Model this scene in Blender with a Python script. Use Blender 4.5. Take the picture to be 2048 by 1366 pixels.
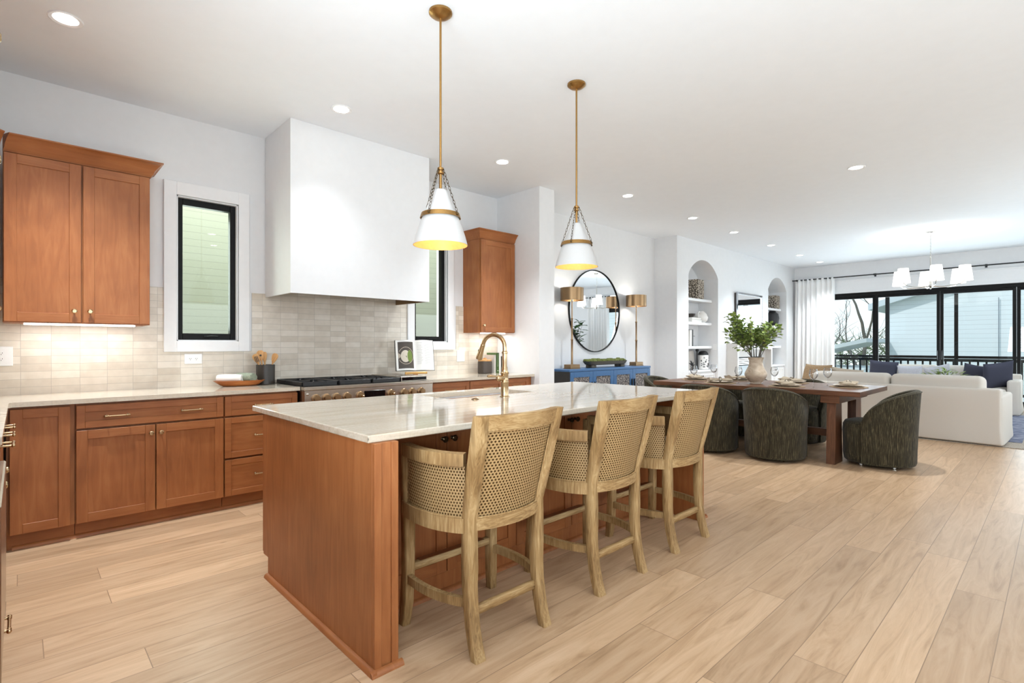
import bpy, bmesh, math, random
from mathutils import Vector, Matrix, Euler
random.seed(7)
PI = math.pi
C = bpy.context.scene.collection
SC = bpy.context.scene
for o in list(bpy.data.objects): bpy.data.objects.remove(o)

# ------------------------------------------------------------------ camera, world, light, exposure
CAMH = 1.263
CEIL = 3.16
cam = bpy.data.cameras.new('camera'); camo = bpy.data.objects.new('camera', cam); C.objects.link(camo)
cam.sensor_width = 36.0; cam.lens = 1041.5/2048*36.0; cam.shift_y = 7.0/2048; cam.clip_start = 0.02; cam.clip_end = 300
camo.location = (0, 0, CAMH); camo.rotation_euler = (PI/2, 0, math.radians(-43.464))
SC.camera = camo
SC.view_settings.view_transform = 'Standard'; SC.view_settings.look = 'None'
SC.view_settings.exposure = 0.79; SC.view_settings.gamma = 1.0
SC.view_settings.use_curve_mapping = False
try:
    SC.cycles.use_denoising = True
    SC.cycles.max_bounces = 10; SC.cycles.diffuse_bounces = 5; SC.cycles.glossy_bounces = 5
    SC.cycles.transmission_bounces = 8; SC.cycles.transparent_max_bounces = 16
    SC.cycles.caustics_reflective = False; SC.cycles.caustics_refractive = False
    SC.cycles.sample_clamp_indirect = 6.0
except Exception: pass

w = bpy.data.worlds.new('sky'); SC.world = w; w.use_nodes = True
nt = w.node_tree; nt.nodes.clear()
wo = nt.nodes.new('ShaderNodeOutputWorld'); bg = nt.nodes.new('ShaderNodeBackground')
tc = nt.nodes.new('ShaderNodeTexCoord'); sp = nt.nodes.new('ShaderNodeSeparateXYZ'); rp = nt.nodes.new('ShaderNodeValToRGB')
nt.links.new(tc.outputs['Generated'], sp.inputs[0]); nt.links.new(sp.outputs['Z'], rp.inputs[0])
rp.color_ramp.elements[0].position = 0.0; rp.color_ramp.elements[0].color = (0.80, 0.86, 0.88, 1)
rp.color_ramp.elements[1].position = 0.6; rp.color_ramp.elements[1].color = (0.50, 0.68, 0.88, 1)
nt.links.new(rp.outputs[0], bg.inputs[0]); nt.links.new(bg.outputs[0], wo.inputs[0])
bg.inputs[1].default_value = .92

def light(name, kind, loc, energy, color=(1,1,1), rot=(0,0,0), **kw):
    l = bpy.data.lights.new(name, kind); l.energy = energy; l.color = color
    for k, v in kw.items(): setattr(l, k, v)
    o = bpy.data.objects.new(name, l); C.objects.link(o); o.location = loc; o.rotation_euler = rot
    return o
sun_dir = Vector((.72, -.30, -.62))      # travels from behind the house towards the neighbour's wall
sun = light('sun', 'SUN', (-20, 20, 30), .9, (1, .97, .93), sun_dir.to_track_quat('-Z', 'Y').to_euler(), angle=math.radians(2))
# daylight at sliding door and kitchen window, plus fill lamps added out of view
light('daylight_sliding_door', 'AREA', (14.5, 1.7, 1.3), 120, (.84, .93, 1), (0, math.radians(112), 0), shape='RECTANGLE', size=2.3, size_y=4.4)
light('added_side_fill', 'AREA', (2.2, -3.18, 1.6), 70, (.86, .935, 1), (math.radians(142), 0, 0), shape='RECTANGLE', size=4.2, size_y=2.1)  # fill lamp added at an unseen side opening, tilted up to the ceiling
light('added_living_fill', 'AREA', (9.6, -3.18, 1.6), 100, (.86, .935, 1), (math.radians(142), 0, 0), shape='RECTANGLE', size=4.2, size_y=2.1)  # second added fill on the unseen living side, also aimed upward
light('added_left_fill', 'AREA', (-.70, .55, 1.5), 118, (.86, .935, 1), (0, math.radians(-148), 0), shape='RECTANGLE', size=1.9, size_y=1.8)  # added fill left of the camera, angled up at the ceiling
light('daylight_kitchen_window', 'AREA', (1.18, 5.3, 1.9), 6, (.9, 1, .9), (math.radians(-90), 0, 0), shape='RECTANGLE', size=.35, size_y=1.0)

# ------------------------------------------------------------------ materials
def lin(r, g, b):
    f = lambda c: (c/255/12.92) if c/255 <= .04045 else ((c/255+.055)/1.055)**2.4
    return (f(r), f(g), f(b), 1)
def N(nt, t, **kw):
    n = nt.nodes.new(t)
    for k, v in kw.items(): setattr(n, k, v)
    return n
def base(name):
    m = bpy.data.materials.new(name); m.use_nodes = True
    nt = m.node_tree; b = nt.nodes['Principled BSDF']
    return m, nt, b
def coords(nt, scale=(1,1,1), kind='Object', rot=(0,0,0)):
    tc = N(nt, 'ShaderNodeTexCoord'); mp = N(nt, 'ShaderNodeMapping'); mp.inputs['Scale'].default_value = scale
    mp.inputs['Rotation'].default_value = rot
    nt.links.new(tc.outputs[kind], mp.inputs[0]); return mp
def ramp(nt, fac, stops):
    r = N(nt, 'ShaderNodeValToRGB'); e = r.color_ramp.elements
    while len(e) < len(stops): e.new(.5)
    for i, (p, c) in enumerate(stops): e[i].position = p; e[i].color = c
    nt.links.new(fac, r.inputs[0]); return r
def bump(nt, b, h, strength, dist=.002):
    bp = N(nt, 'ShaderNodeBump'); bp.inputs['Strength'].default_value = strength; bp.inputs['Distance'].default_value = dist
    nt.links.new(h, bp.inputs['Height']); nt.links.new(bp.outputs[0], b.inputs['Normal'])
def plain(name, col, rough=.5, metal=0, var=.05, scale=20, spec=.5, coat=0, emit=None, estr=0, bmp=0):
    m, nt, b = base(name)
    mp = coords(nt, (scale,)*3); n = N(nt, 'ShaderNodeTexNoise'); n.inputs['Detail'].default_value = 3
    nt.links.new(mp.outputs[0], n.inputs['Vector'])
    lo = tuple(c*(1-var) for c in col[:3])+(1,); hi = tuple(min(1, c*(1+var)) for c in col[:3])+(1,)
    r = ramp(nt, n.outputs[0], [(.3, lo), (.7, hi)])
    nt.links.new(r.outputs[0], b.inputs['Base Color'])
    b.inputs['Roughness'].default_value = rough; b.inputs['Metallic'].default_value = metal
    b.inputs['Specular IOR Level'].default_value = spec; b.inputs['Coat Weight'].default_value = coat
    if emit: b.inputs['Emission Color'].default_value = emit; b.inputs['Emission Strength'].default_value = estr
    if bmp: bump(nt, b, n.outputs[0], bmp)
    return m
def wood(name, stops, scale, rough=.35, nscale=3, bmp=.15, coat=0, distort=1.2):
    m, nt, b = base(name)
    mp = coords(nt, scale); n = N(nt, 'ShaderNodeTexNoise'); n.inputs['Scale'].default_value = nscale
    n.inputs['Detail'].default_value = 6; n.inputs['Roughness'].default_value = .6; n.inputs['Distortion'].default_value = distort
    nt.links.new(mp.outputs[0], n.inputs['Vector'])
    mp2 = coords(nt, (1.6, 1.6, 1.6)); n2 = N(nt, 'ShaderNodeTexNoise'); n2.inputs['Scale'].default_value = 2.2
    nt.links.new(mp2.outputs[0], n2.inputs['Vector'])
    mx = N(nt, 'ShaderNodeMath', operation='MULTIPLY_ADD'); mx.inputs[1].default_value = .55
    m2 = N(nt, 'ShaderNodeMath', operation='MULTIPLY'); m2.inputs[1].default_value = .45
    nt.links.new(n2.outputs[0], m2.inputs[0]); nt.links.new(n.outputs[0], mx.inputs[0]); nt.links.new(m2.outputs[0], mx.inputs[2])
    r = ramp(nt, mx.outputs[0], stops); nt.links.new(r.outputs[0], b.inputs['Base Color'])
    b.inputs['Roughness'].default_value = rough; b.inputs['Coat Weight'].default_value = coat; b.inputs['Specular IOR Level'].default_value = .35
    if bmp: bump(nt, b, n.outputs[0], bmp, .001)
    return m
mp_ = [(.28, lin(132,78,42)), (.5, lin(156,96,54)), (.72, lin(174,114,68))]
MAPLE = wood('stained_maple', mp_, (9, 9, .9), .42, bmp=.05)
MAPLEH = wood('stained_maple_across', mp_, (.9, 9, 9), .42, bmp=.05)
MAPLEY = wood('stained_maple_along', mp_, (9, .9, 9), .42, bmp=.05)
OAKC = wood('limed_oak', [(.33, lin(112,84,50)), (.48, lin(156,124,80)), (.66, lin(196,168,122))], (26, 26, 2.2), .6, bmp=.35)
OAKCH = wood('limed_oak_across', [(.33, lin(112,84,50)), (.48, lin(156,124,80)), (.66, lin(196,168,122))], (3, 26, 26), .6, bmp=.35)
WALNUT = wood('dark_table_wood', [(.3, lin(58,36,24)), (.5, lin(94,60,39)), (.7, lin(120,82,57))], (14, 1.0, 14), .38, bmp=.25)
WALNUTV = wood('dark_table_wood_upright', [(.3, lin(58,36,24)), (.5, lin(94,60,39)), (.7, lin(120,82,57))], (14, 14, 1), .42, bmp=.25)
SPOONW = wood('pale_utensil_wood', [(.3, lin(176,122,70)), (.5, lin(208,158,102)), (.7, lin(226,184,132))], (14, 14, 2), .5)
ACACIA = wood('acacia', [(.3, lin(110,58,24)), (.5, lin(168,98,48)), (.7, lin(196,128,72))], (2, 14, 14), .35)
WHITE = plain('white_paint', (.755, .76, .765, 1), .55, var=.012, scale=3)
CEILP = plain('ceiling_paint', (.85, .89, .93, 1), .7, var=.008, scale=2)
TRIMW = plain('white_trim_paint', (.82, .825, .83, 1), .3, var=.01, scale=5)
BLACK = plain('black_frame', (.005, .005, .005, 1), .5, var=.2, spec=.2)
BLKIRON = plain('black_iron', (.012, .012, .013, 1), .42, var=.3, scale=60, bmp=.1)
BRASS = plain('aged_brass', lin(168,130,78), .32, 1, var=.08, scale=40)
CHAMP = plain('champagne_brass', lin(186,160,124), .24, 1, var=.04, scale=40)
DKCHAIN = plain('dark_bronze', lin(84,68,44), .4, 1, var=.2)
STEEL = plain('stainless', lin(190,180,168), .26, 1, var=.05, scale=12)
DKSTEEL = plain('dark_bronze_knob', lin(90,78,60), .3, 1, var=.08)
NICKEL = plain('polished_nickel', lin(215,212,206), .12, 1, var=.02)
BRUSH = plain('brushed_bronze', lin(152,124,92), .36, 1, var=.05, scale=50)
CERB = plain('dark_ceramic', lin(52,46,40), .42, var=.1)
DKWOODC = plain('dark_stoneware', lin(66,56,48), .5, var=.12, scale=30)
LINEN = plain('oat_linen', lin(168,154,134), .9, var=.06, scale=140, spec=.1, bmp=.25)
SLIP = plain('white_slipcover', lin(212,206,197), .95, var=.03, scale=120, spec=.1, bmp=.2)
NAVY = plain('slate_blue_cloth', lin(72,74,88), .9, var=.12, scale=120, spec=.1, bmp=.2)
BROWNP = plain('brown_cloth', lin(150,126,98), .95, var=.25, scale=18, spec=.1, bmp=.2)
TAUPE = plain('taupe_knit', lin(176,164,148), .95, var=.25, scale=90, spec=.1, bmp=.5)
SILVERP = plain('patterned_cloth', lin(196,198,206), .9, var=.3, scale=45, spec=.1)
CURT = plain('curtain_cloth', (.86, .86, .85, 1), .9, var=.03, scale=120, spec=.1)
GREENT = plain('green_stripe_towel', lin(150,158,140), .95, var=.55, scale=70, spec=.1, bmp=.4)
WHITET = plain('white_towel', lin(238,236,230), .95, var=.05, scale=80, spec=.1, bmp=.3)
PLATE = plain('stone_plate', lin(178,163,144), .4, var=.05)
MATW = plain('woven_placemat', lin(150,128,100), .9, var=.3, scale=120, bmp=.6)
CERVASE = wood('reactive_glaze', [(.3, lin(150,128,104)), (.5, lin(196,178,156)), (.7, lin(222,208,190))], (3, 3, 6), .55, bmp=.1)
WHITEC = plain('white_ceramic', lin(236,234,230), .35, var=.03)
GREYB = plain('grey_cloth_cover', lin(198,192,184), .7, var=.06)
GREENB = plain('green_cover', lin(64,92,40), .6, var=.08)
WHITEB = plain('white_cover', lin(236,234,228), .6, var=.03)
DKBOOK = plain('charcoal_cover', lin(64,62,60), .6, var=.08)
PAPER = plain('paper', lin(238,236,230), .8, var=.03, scale=60)
PHOTO = plain('dark_photo_print', lin(74,66,58), .5, var=.15, scale=20)
INK = plain('grey_ink', lin(160,158,156), .8)
FOODW = plain('pale_food_print', lin(216,206,188), .6, var=.35, scale=110)
FOODG = plain('green_food_print', lin(108,128,54), .6, var=.5, scale=110)
MOSS = plain('moss', lin(96,104,52), .95, var=.5, scale=60, bmp=1)
BOWLD = plain('dark_carved_bowl', lin(78,70,58), .7, var=.35, scale=30, bmp=.5)
BLUE = plain('blue_lacquer', lin(58,98,142), .4, var=.1, scale=14)
BLUED = plain('dark_cabinet_side', lin(40,37,34), .5, var=.1)
BULB = plain('bulb_glow', (1,1,1,1), .5, emit=(1,.93,.82,1), estr=3.5)
LENS = plain('downlight_lens', (1,1,1,1), .5, emit=(1,.97,.92,1), estr=9)
STRIP = plain('under_cabinet_lamp', (1,1,1,1), .5, emit=(1,.97,.92,1), estr=5)
SHADEW = plain('lit_linen_shade', (.85,.84,.82,1), .8, emit=(1,.96,.9,1), estr=.75)
PENDW = plain('white_pendant_enamel', (.56,.555,.545,1), .3, var=.01)
PENDG = plain('gold_lining', lin(208,160,92), .5, .15, var=.06, scale=10)
STONEF = plain('grey_fire_surround', lin(214,212,208), .5, var=.03)
DARKG = plain('black_glass', (.004,.004,.005,1), .05)
RUBBER = plain('rubber', (.02,.02,.02,1), .8)
OUTLETW = plain('white_plastic', (.84,.84,.83,1), .3, var=.01)
DECK = wood('deck_boards', [(.3, lin(120,112,100)), (.6, lin(168,160,148))], (1, 20, 1), .8)
GRASS = plain('winter_lawn', lin(150,150,110), .95, var=.3, scale=3)
BARK = plain('bare_bark', lin(110,104,96), .9, var=.3, scale=12)
ROOFM = plain('pale_metal_roof', lin(206,212,214), .5, var=.06)
ALUM = plain('grey_gutter', lin(120,132,144), .5)
EVERG = plain('evergreen_leaves', lin(88,104,66), .8, var=.4, scale=3)

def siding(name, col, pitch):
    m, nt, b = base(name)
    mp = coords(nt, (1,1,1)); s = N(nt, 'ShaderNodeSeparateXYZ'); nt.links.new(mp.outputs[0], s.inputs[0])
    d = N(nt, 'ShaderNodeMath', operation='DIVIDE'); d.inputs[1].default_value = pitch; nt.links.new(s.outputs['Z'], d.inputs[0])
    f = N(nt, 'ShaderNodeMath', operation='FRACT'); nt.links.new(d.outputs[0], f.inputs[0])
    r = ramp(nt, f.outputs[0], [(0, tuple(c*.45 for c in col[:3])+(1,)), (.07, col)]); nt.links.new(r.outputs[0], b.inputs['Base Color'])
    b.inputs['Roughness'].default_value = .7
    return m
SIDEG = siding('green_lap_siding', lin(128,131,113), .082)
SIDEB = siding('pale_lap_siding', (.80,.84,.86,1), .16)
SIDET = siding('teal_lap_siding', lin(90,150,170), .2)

def glassm(name, tint=(1,1,1,1), fac=.08):
    m = bpy.data.materials.new(name); m.use_nodes = True; nt = m.node_tree; nt.nodes.clear()
    o = N(nt, 'ShaderNodeOutputMaterial'); t = N(nt, 'ShaderNodeBsdfTransparent'); g = N(nt, 'ShaderNodeBsdfGlossy')
    t.inputs[0].default_value = tint; g.inputs['Roughness'].default_value = .01
    lw = N(nt, 'ShaderNodeLayerWeight'); lw.inputs['Blend'].default_value = .25
    ma = N(nt, 'ShaderNodeMath', operation='MULTIPLY_ADD'); ma.inputs[1].default_value = .35 if fac < .05 else .6; ma.inputs[2].default_value = fac*.3
    mx = N(nt, 'ShaderNodeMixShader')
    nt.links.new(lw.outputs['Fresnel'], ma.inputs[0]); nt.links.new(ma.outputs[0], mx.inputs[0])
    nt.links.new(t.outputs[0], mx.inputs[1]); nt.links.new(g.outputs[0], mx.inputs[2]); nt.links.new(mx.outputs[0], o.inputs[0])
    return m
PANE = glassm('window_glass', (.95,.98,.98,1), .04)
WINEG = glassm('wine_glass', (.96,.96,.96,1), .10)
def mirrorm(name, rough=.0, col=(.92,.93,.94,1)):
    m, nt, b = base(name); b.inputs['Metallic'].default_value = 1; b.inputs['Roughness'].default_value = rough; b.inputs['Base Color'].default_value = col
    return m
MIRROR = mirrorm('mirror_silver')

def floor_mat():
    m, nt, b = base('oak_planks')
    mp = coords(nt, (1,1,1))
    br = N(nt, 'ShaderNodeTexBrick'); br.offset = 0.0; br.squash = 1
    br.inputs['Scale'].default_value = 1; br.inputs['Brick Width'].default_value = 1.9; br.inputs['Row Height'].default_value = .188
    br.inputs['Mortar Size'].default_value = .0022; br.inputs['Mortar Smooth'].default_value = .5
    br.inputs['Color1'].default_value = (0,0,0,1); br.inputs['Color2'].default_value = (1,1,1,1); br.inputs['Mortar'].default_value = (.5,.5,.5,1)
    sx = N(nt, 'ShaderNodeSeparateXYZ'); nt.links.new(mp.outputs[0], sx.inputs[0])
    dv = N(nt, 'ShaderNodeMath', operation='DIVIDE'); dv.inputs[1].default_value = .188; nt.links.new(sx.outputs['Y'], dv.inputs[0])
    fl = N(nt, 'ShaderNodeMath', operation='FLOOR'); nt.links.new(dv.outputs[0], fl.inputs[0])
    wn = N(nt, 'ShaderNodeTexWhiteNoise', noise_dimensions='1D'); nt.links.new(fl.outputs[0], wn.inputs['W'])
    sh_ = N(nt, 'ShaderNodeMath', operation='MULTIPLY_ADD'); sh_.inputs[1].default_value = 1.9; nt.links.new(wn.outputs['Value'], sh_.inputs[0]); nt.links.new(sx.outputs['X'], sh_.inputs[2])
    cv = N(nt, 'ShaderNodeCombineXYZ'); nt.links.new(sh_.outputs[0], cv.inputs[0]); nt.links.new(sx.outputs['Y'], cv.inputs[1])
    nt.links.new(cv.outputs[0], br.inputs['Vector'])
    off = N(nt, 'ShaderNodeVectorMath', operation='MULTIPLY_ADD'); off.inputs[1].default_value = (7.3, 3.1, 5.7)
    mp2 = coords(nt, (.75, 7, 1))
    nt.links.new(br.outputs['Color'], off.inputs[0]); nt.links.new(mp2.outputs[0], off.inputs[2])
    n = N(nt, 'ShaderNodeTexNoise'); n.inputs['Scale'].default_value = 2.2; n.inputs['Detail'].default_value = 7; n.inputs['Distortion'].default_value = 1.6; n.inputs['Roughness'].default_value = .62
    nt.links.new(off.outputs[0], n.inputs['Vector'])
    r = ramp(nt, n.outputs[0], [(.22, lin(162,130,98)), (.45, lin(192,160,126)), (.6, lin(202,171,138)), (.82, lin(212,183,152))])
    hs = N(nt, 'ShaderNodeMixRGB', blend_type='MULTIPLY'); hs.inputs[0].default_value = 1
    v = ramp(nt, br.outputs['Color'], [(0, (.80,.78,.76,1)), (1, (1.06,1.05,1.04,1))])
    nt.links.new(r.outputs[0], hs.inputs[1]); nt.links.new(v.outputs[0], hs.inputs[2])
    mo = N(nt, 'ShaderNodeMixRGB'); mo.inputs[2].default_value = lin(120,94,70)
    mf = N(nt, 'ShaderNodeMath', operation='MULTIPLY'); mf.inputs[1].default_value = .75
    nt.links.new(br.outputs['Fac'], mf.inputs[0]); nt.links.new(mf.outputs[0], mo.inputs[0]); nt.links.new(hs.outputs[0], mo.inputs[1])
    # knots
    vo = N(nt, 'ShaderNodeTexVoronoi'); mp3 = coords(nt, (.9, 2.3, 1)); nt.links.new(mp3.outputs[0], vo.inputs['Vector']); vo.inputs['Scale'].default_value = 1.3
    kr = ramp(nt, vo.outputs['Distance'], [(.0, (.35,.3,.25,1)), (.035, (1,1,1,1))])
    kn = N(nt, 'ShaderNodeMixRGB', blend_type='MULTIPLY'); kn.inputs[0].default_value = 1
    nt.links.new(mo.outputs[0], kn.inputs[1]); nt.links.new(kr.outputs[0], kn.inputs[2])
    nt.links.new(kn.outputs[0], b.inputs['Base Color'])
    b.inputs['Roughness'].default_value = .38; b.inputs['Specular IOR Level'].default_value = .45
    inv = N(nt, 'ShaderNodeMath', operation='SUBTRACT'); nt.links.new(n.outputs[0], inv.inputs[0]); nt.links.new(br.outputs['Fac'], inv.inputs[1])
    bump(nt, b, inv.outputs[0], .12, .002)
    return m
FLOORM = floor_mat()

def tile_mat():
    m, nt, b = base('zellige_tile')
    tc = N(nt, 'ShaderNodeTexCoord'); s = N(nt, 'ShaderNodeSeparateXYZ'); cb = N(nt, 'ShaderNodeCombineXYZ')
    nt.links.new(tc.outputs['Object'], s.inputs[0])
    ax = N(nt, 'ShaderNodeMath', operation='ADD'); ax.inputs[1].default_value = .147-.0 ; nt.links.new(s.outputs['X'], ax.inputs[0])
    az = N(nt, 'ShaderNodeMath', operation='ADD'); az.inputs[1].default_value = -.914; nt.links.new(s.outputs['Z'], az.inputs[0])
    nt.links.new(ax.outputs[0], cb.inputs[0]); nt.links.new(az.outputs[0], cb.inputs[1])
    # slightly wandering hand-set joints
    nz = N(nt, 'ShaderNodeTexNoise'); nz.inputs['Scale'].default_value = 9; nz.inputs['Detail'].default_value = 2; nt.links.new(cb.outputs[0], nz.inputs['Vector'])
    wv = N(nt, 'ShaderNodeVectorMath', operation='MULTIPLY_ADD'); wv.inputs[1].default_value = (.006,.006,0)
    nt.links.new(nz.outputs['Color'], wv.inputs[0]); nt.links.new(cb.outputs[0], wv.inputs[2])
    br = N(nt, 'ShaderNodeTexBrick'); br.offset = 0.0; br.squash = 1
    br.inputs['Scale'].default_value = 1; br.inputs['Brick Width'].default_value = .161; br.inputs['Row Height'].default_value = .0545
    br.inputs['Mortar Size'].default_value = .0013; br.inputs['Mortar Smooth'].default_value = .2
    br.inputs['Color1'].default_value = (0,0,0,1); br.inputs['Color2'].default_value = (1,1,1,1); br.inputs['Mortar'].default_value = (.5,.5,.5,1)
    nt.links.new(wv.outputs[0], br.inputs['Vector'])
    n = N(nt, 'ShaderNodeTexNoise'); n.inputs['Scale'].default_value = 14; n.inputs['Detail'].default_value = 5; nt.links.new(cb.outputs[0], n.inputs['Vector'])
    a = N(nt, 'ShaderNodeMath', operation='MULTIPLY_ADD'); a.inputs[1].default_value = .45
    h = N(nt, 'ShaderNodeMath', operation='MULTIPLY'); h.inputs[1].default_value = .6; nt.links.new(n.outputs[0], h.inputs[0])
    nt.links.new(br.outputs['Color'], a.inputs[0]); nt.links.new(h.outputs[0], a.inputs[2])
    r = ramp(nt, a.outputs[0], [(.15, lin(194,182,165)), (.5, lin(210,200,184)), (.85, lin(224,216,203))])
    mo = N(nt, 'ShaderNodeMixRGB'); mo.inputs[2].default_value = lin(176,168,156)
    nt.links.new(br.outputs['Fac'], mo.inputs[0]); nt.links.new(r.outputs[0], mo.inputs[1]); nt.links.new(mo.outputs[0], b.inputs['Base Color'])
    b.inputs['Roughness'].default_value = .22
    sb = N(nt, 'ShaderNodeMath', operation='SUBTRACT'); n2 = N(nt, 'ShaderNodeMath', operation='MULTIPLY_ADD'); n2.inputs[1].default_value = .35
    hb = N(nt, 'ShaderNodeMath', operation='MULTIPLY'); hb.inputs[1].default_value = .6; nt.links.new(br.outputs['Color'], hb.inputs[0])
    nt.links.new(n.outputs[0], n2.inputs[0]); nt.links.new(hb.outputs[0], n2.inputs[2])
    nt.links.new(n2.outputs[0], sb.inputs[0]); nt.links.new(br.outputs['Fac'], sb.inputs[1])
    bump(nt, b, sb.outputs[0], .35, .004)
    return m
TILE = tile_mat()

def stone_mat():
    m, nt, b = base('cream_quartzite')
    mp = coords(nt, (.55, 9, 9)); n = N(nt, 'ShaderNodeTexNoise'); n.inputs['Scale'].default_value = 2.6; n.inputs['Detail'].default_value = 7; n.inputs['Distortion'].default_value = .8
    nt.links.new(mp.outputs[0], n.inputs['Vector'])
    r = ramp(nt, n.outputs[0], [(.26, lin(190,175,154)), (.44, lin(202,190,171)), (.60, lin(209,199,182)), (.78, lin(216,207,192))])
    mp2 = coords(nt, (1, 1, 1)); n2 = N(nt, 'ShaderNodeTexNoise'); n2.inputs['Scale'].default_value = 90; nt.links.new(mp2.outputs[0], n2.inputs['Vector'])
    r2 = ramp(nt, n2.outputs[0], [(.35, (.86,.85,.83,1)), (.55, (1,1,1,1))])
    mx = N(nt, 'ShaderNodeMixRGB', blend_type='MULTIPLY'); mx.inputs[0].default_value = .6
    nt.links.new(r.outputs[0], mx.inputs[1]); nt.links.new(r2.outputs[0], mx.inputs[2]); nt.links.new(mx.outputs[0], b.inputs['Base Color'])
    b.inputs['Roughness'].default_value = .07; b.inputs['Specular IOR Level'].default_value = .6
    return m
STONE = stone_mat()

def chenille():
    m, nt, b = base('olive_strie_chenille')
    mp = coords(nt, (130, 130, 4)); n = N(nt, 'ShaderNodeTexNoise'); n.inputs['Scale'].default_value = 1.5; n.inputs['Detail'].default_value = 4; n.inputs['Roughness'].default_value = .7
    nt.links.new(mp.outputs[0], n.inputs['Vector'])
    r = ramp(nt, n.outputs[0], [(.40, lin(40,37,28)), (.56, lin(66,60,44)), (.76, lin(140,128,98))]); nt.links.new(r.outputs[0], b.inputs['Base Color'])
    b.inputs['Roughness'].default_value = .85; b.inputs['Specular IOR Level'].default_value = .15
    b.inputs['Sheen Weight'].default_value = .1
    bump(nt, b, n.outputs[0], .5, .003); return m
CHEN = chenille()

def cane_mat():
    m = bpy.data.materials.new('woven_cane'); m.use_nodes = True; nt = m.node_tree; nt.nodes.clear()
    o = N(nt, 'ShaderNodeOutputMaterial'); t = N(nt, 'ShaderNodeBsdfTransparent'); b = N(nt, 'ShaderNodeBsdfPrincipled'); mx = N(nt, 'ShaderNodeMixShader')
    uv = N(nt, 'ShaderNodeTexCoord')
    def lattice(ox, oy):
        mp = N(nt, 'ShaderNodeMapping'); mp.inputs['Scale'].default_value = (1/.0150, 1/.0252, 1); mp.inputs['Location'].default_value = (ox, oy, 0)
        nt.links.new(uv.outputs['UV'], mp.inputs[0])
        fr = N(nt, 'ShaderNodeVectorMath', operation='FRACTION'); nt.links.new(mp.outputs[0], fr.inputs[0])
        sb = N(nt, 'ShaderNodeVectorMath', operation='SUBTRACT'); sb.inputs[1].default_value = (.5,.5,0); nt.links.new(fr.outputs[0], sb.inputs[0])
        an = N(nt, 'ShaderNodeVectorMath', operation='MULTIPLY'); an.inputs[1].default_value = (1, 1.68, 0); nt.links.new(sb.outputs[0], an.inputs[0]); ln = N(nt, 'ShaderNodeVectorMath', operation='LENGTH'); nt.links.new(an.outputs[0], ln.inputs[0])
        return ln
    la = lattice(0, 0); lb_ = lattice(.5, .5); l1 = N(nt, 'ShaderNodeMath', operation='MINIMUM'); nt.links.new(la.outputs['Value'], l1.inputs[0]); nt.links.new(lb_.outputs['Value'], l1.inputs[1])
    gt = N(nt, 'ShaderNodeMath', operation='GREATER_THAN'); gt.inputs[1].default_value = .27; nt.links.new(l1.outputs['Value'], gt.inputs[0])
    wv = N(nt, 'ShaderNodeTexNoise'); wv.inputs['Scale'].default_value = 420; nt.links.new(uv.outputs['UV'], wv.inputs['Vector'])
    r = ramp(nt, wv.outputs[0], [(.3, lin(132,100,60)), (.5, lin(176,144,96)), (.7, lin(204,174,126))])
    dk = ramp(nt, l1.outputs['Value'], [(.22, (.45,.4,.34,1)), (.36, (1,1,1,1))])
    mu = N(nt, 'ShaderNodeMixRGB', blend_type='MULTIPLY'); mu.inputs[0].default_value = .8
    nt.links.new(r.outputs[0], mu.inputs[1]); nt.links.new(dk.outputs[0], mu.inputs[2])
    nt.links.new(mu.outputs[0], b.inputs['Base Color']); b.inputs['Roughness'].default_value = .55
    bp = N(nt, 'ShaderNodeBump'); bp.inputs['Strength'].default_value = .5; bp.inputs['Distance'].default_value = .002
    nt.links.new(l1.outputs['Value'], bp.inputs['Height']); nt.links.new(bp.outputs[0], b.inputs['Normal'])
    nt.links.new(gt.outputs[0], mx.inputs[0]); nt.links.new(t.outputs[0], mx.inputs[1]); nt.links.new(b.outputs[0], mx.inputs[2]); nt.links.new(mx.outputs[0], o.inputs[0])
    return m
CANE = cane_mat()

LINING = plain('brown_lining_cloth', lin(104,78,48), .95, var=.1, spec=.1)
def weave_mat(name, c1, c2, sc, rough=.8):
    m, nt, b = base(name); mp = coords(nt, (sc, sc, sc))
    ch = N(nt, 'ShaderNodeTexVoronoi'); nt.links.new(mp.outputs[0], ch.inputs['Vector']); ch.inputs['Scale'].default_value = 1
    r = ramp(nt, ch.outputs['Distance'], [(.25, c2), (.6, c1)]); nt.links.new(r.outputs[0], b.inputs['Base Color']); b.inputs['Roughness'].default_value = rough
    bump(nt, b, ch.outputs['Distance'], .6, .004); return m
BASKET = weave_mat('woven_basket', lin(70,60,50), lin(206,194,176), 45)
RAFFIA = weave_mat('woven_raffia_panel', lin(70,66,66), lin(180,172,166), 70)
def rug_mat(name, c1, c2, sc):
    m, nt, b = base(name); mp = coords(nt, sc); n = N(nt, 'ShaderNodeTexNoise'); n.inputs['Scale'].default_value = 3; n.inputs['Detail'].default_value = 6
    nt.links.new(mp.outputs[0], n.inputs['Vector']); r = ramp(nt, n.outputs[0], [(.38, c1), (.62, c2)]); nt.links.new(r.outputs[0], b.inputs['Base Color']); b.inputs['Roughness'].default_value = .95
    bump(nt, b, n.outputs[0], .4, .004); return m
RUGB = rug_mat('blue_vintage_pile', lin(58,70,104), lin(150,152,166), (9, 3, 9))
RUGJ = rug_mat('flat_jute_weave', lin(140,128,114), lin(196,186,172), (30, 90, 30))
def leaf_mat(name, a, c):
    m, nt, b = base(name); mp = coords(nt, (9,9,9)); n = N(nt, 'ShaderNodeTexNoise'); nt.links.new(mp.outputs[0], n.inputs['Vector'])
    r = ramp(nt, n.outputs[0], [(.35, a), (.65, c)]); nt.links.new(r.outputs[0], b.inputs['Base Color']); b.inputs['Roughness'].default_value = .4
    return m
LEAF = leaf_mat('light_leaves', lin(84,110,44), lin(172,190,108))
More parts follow.
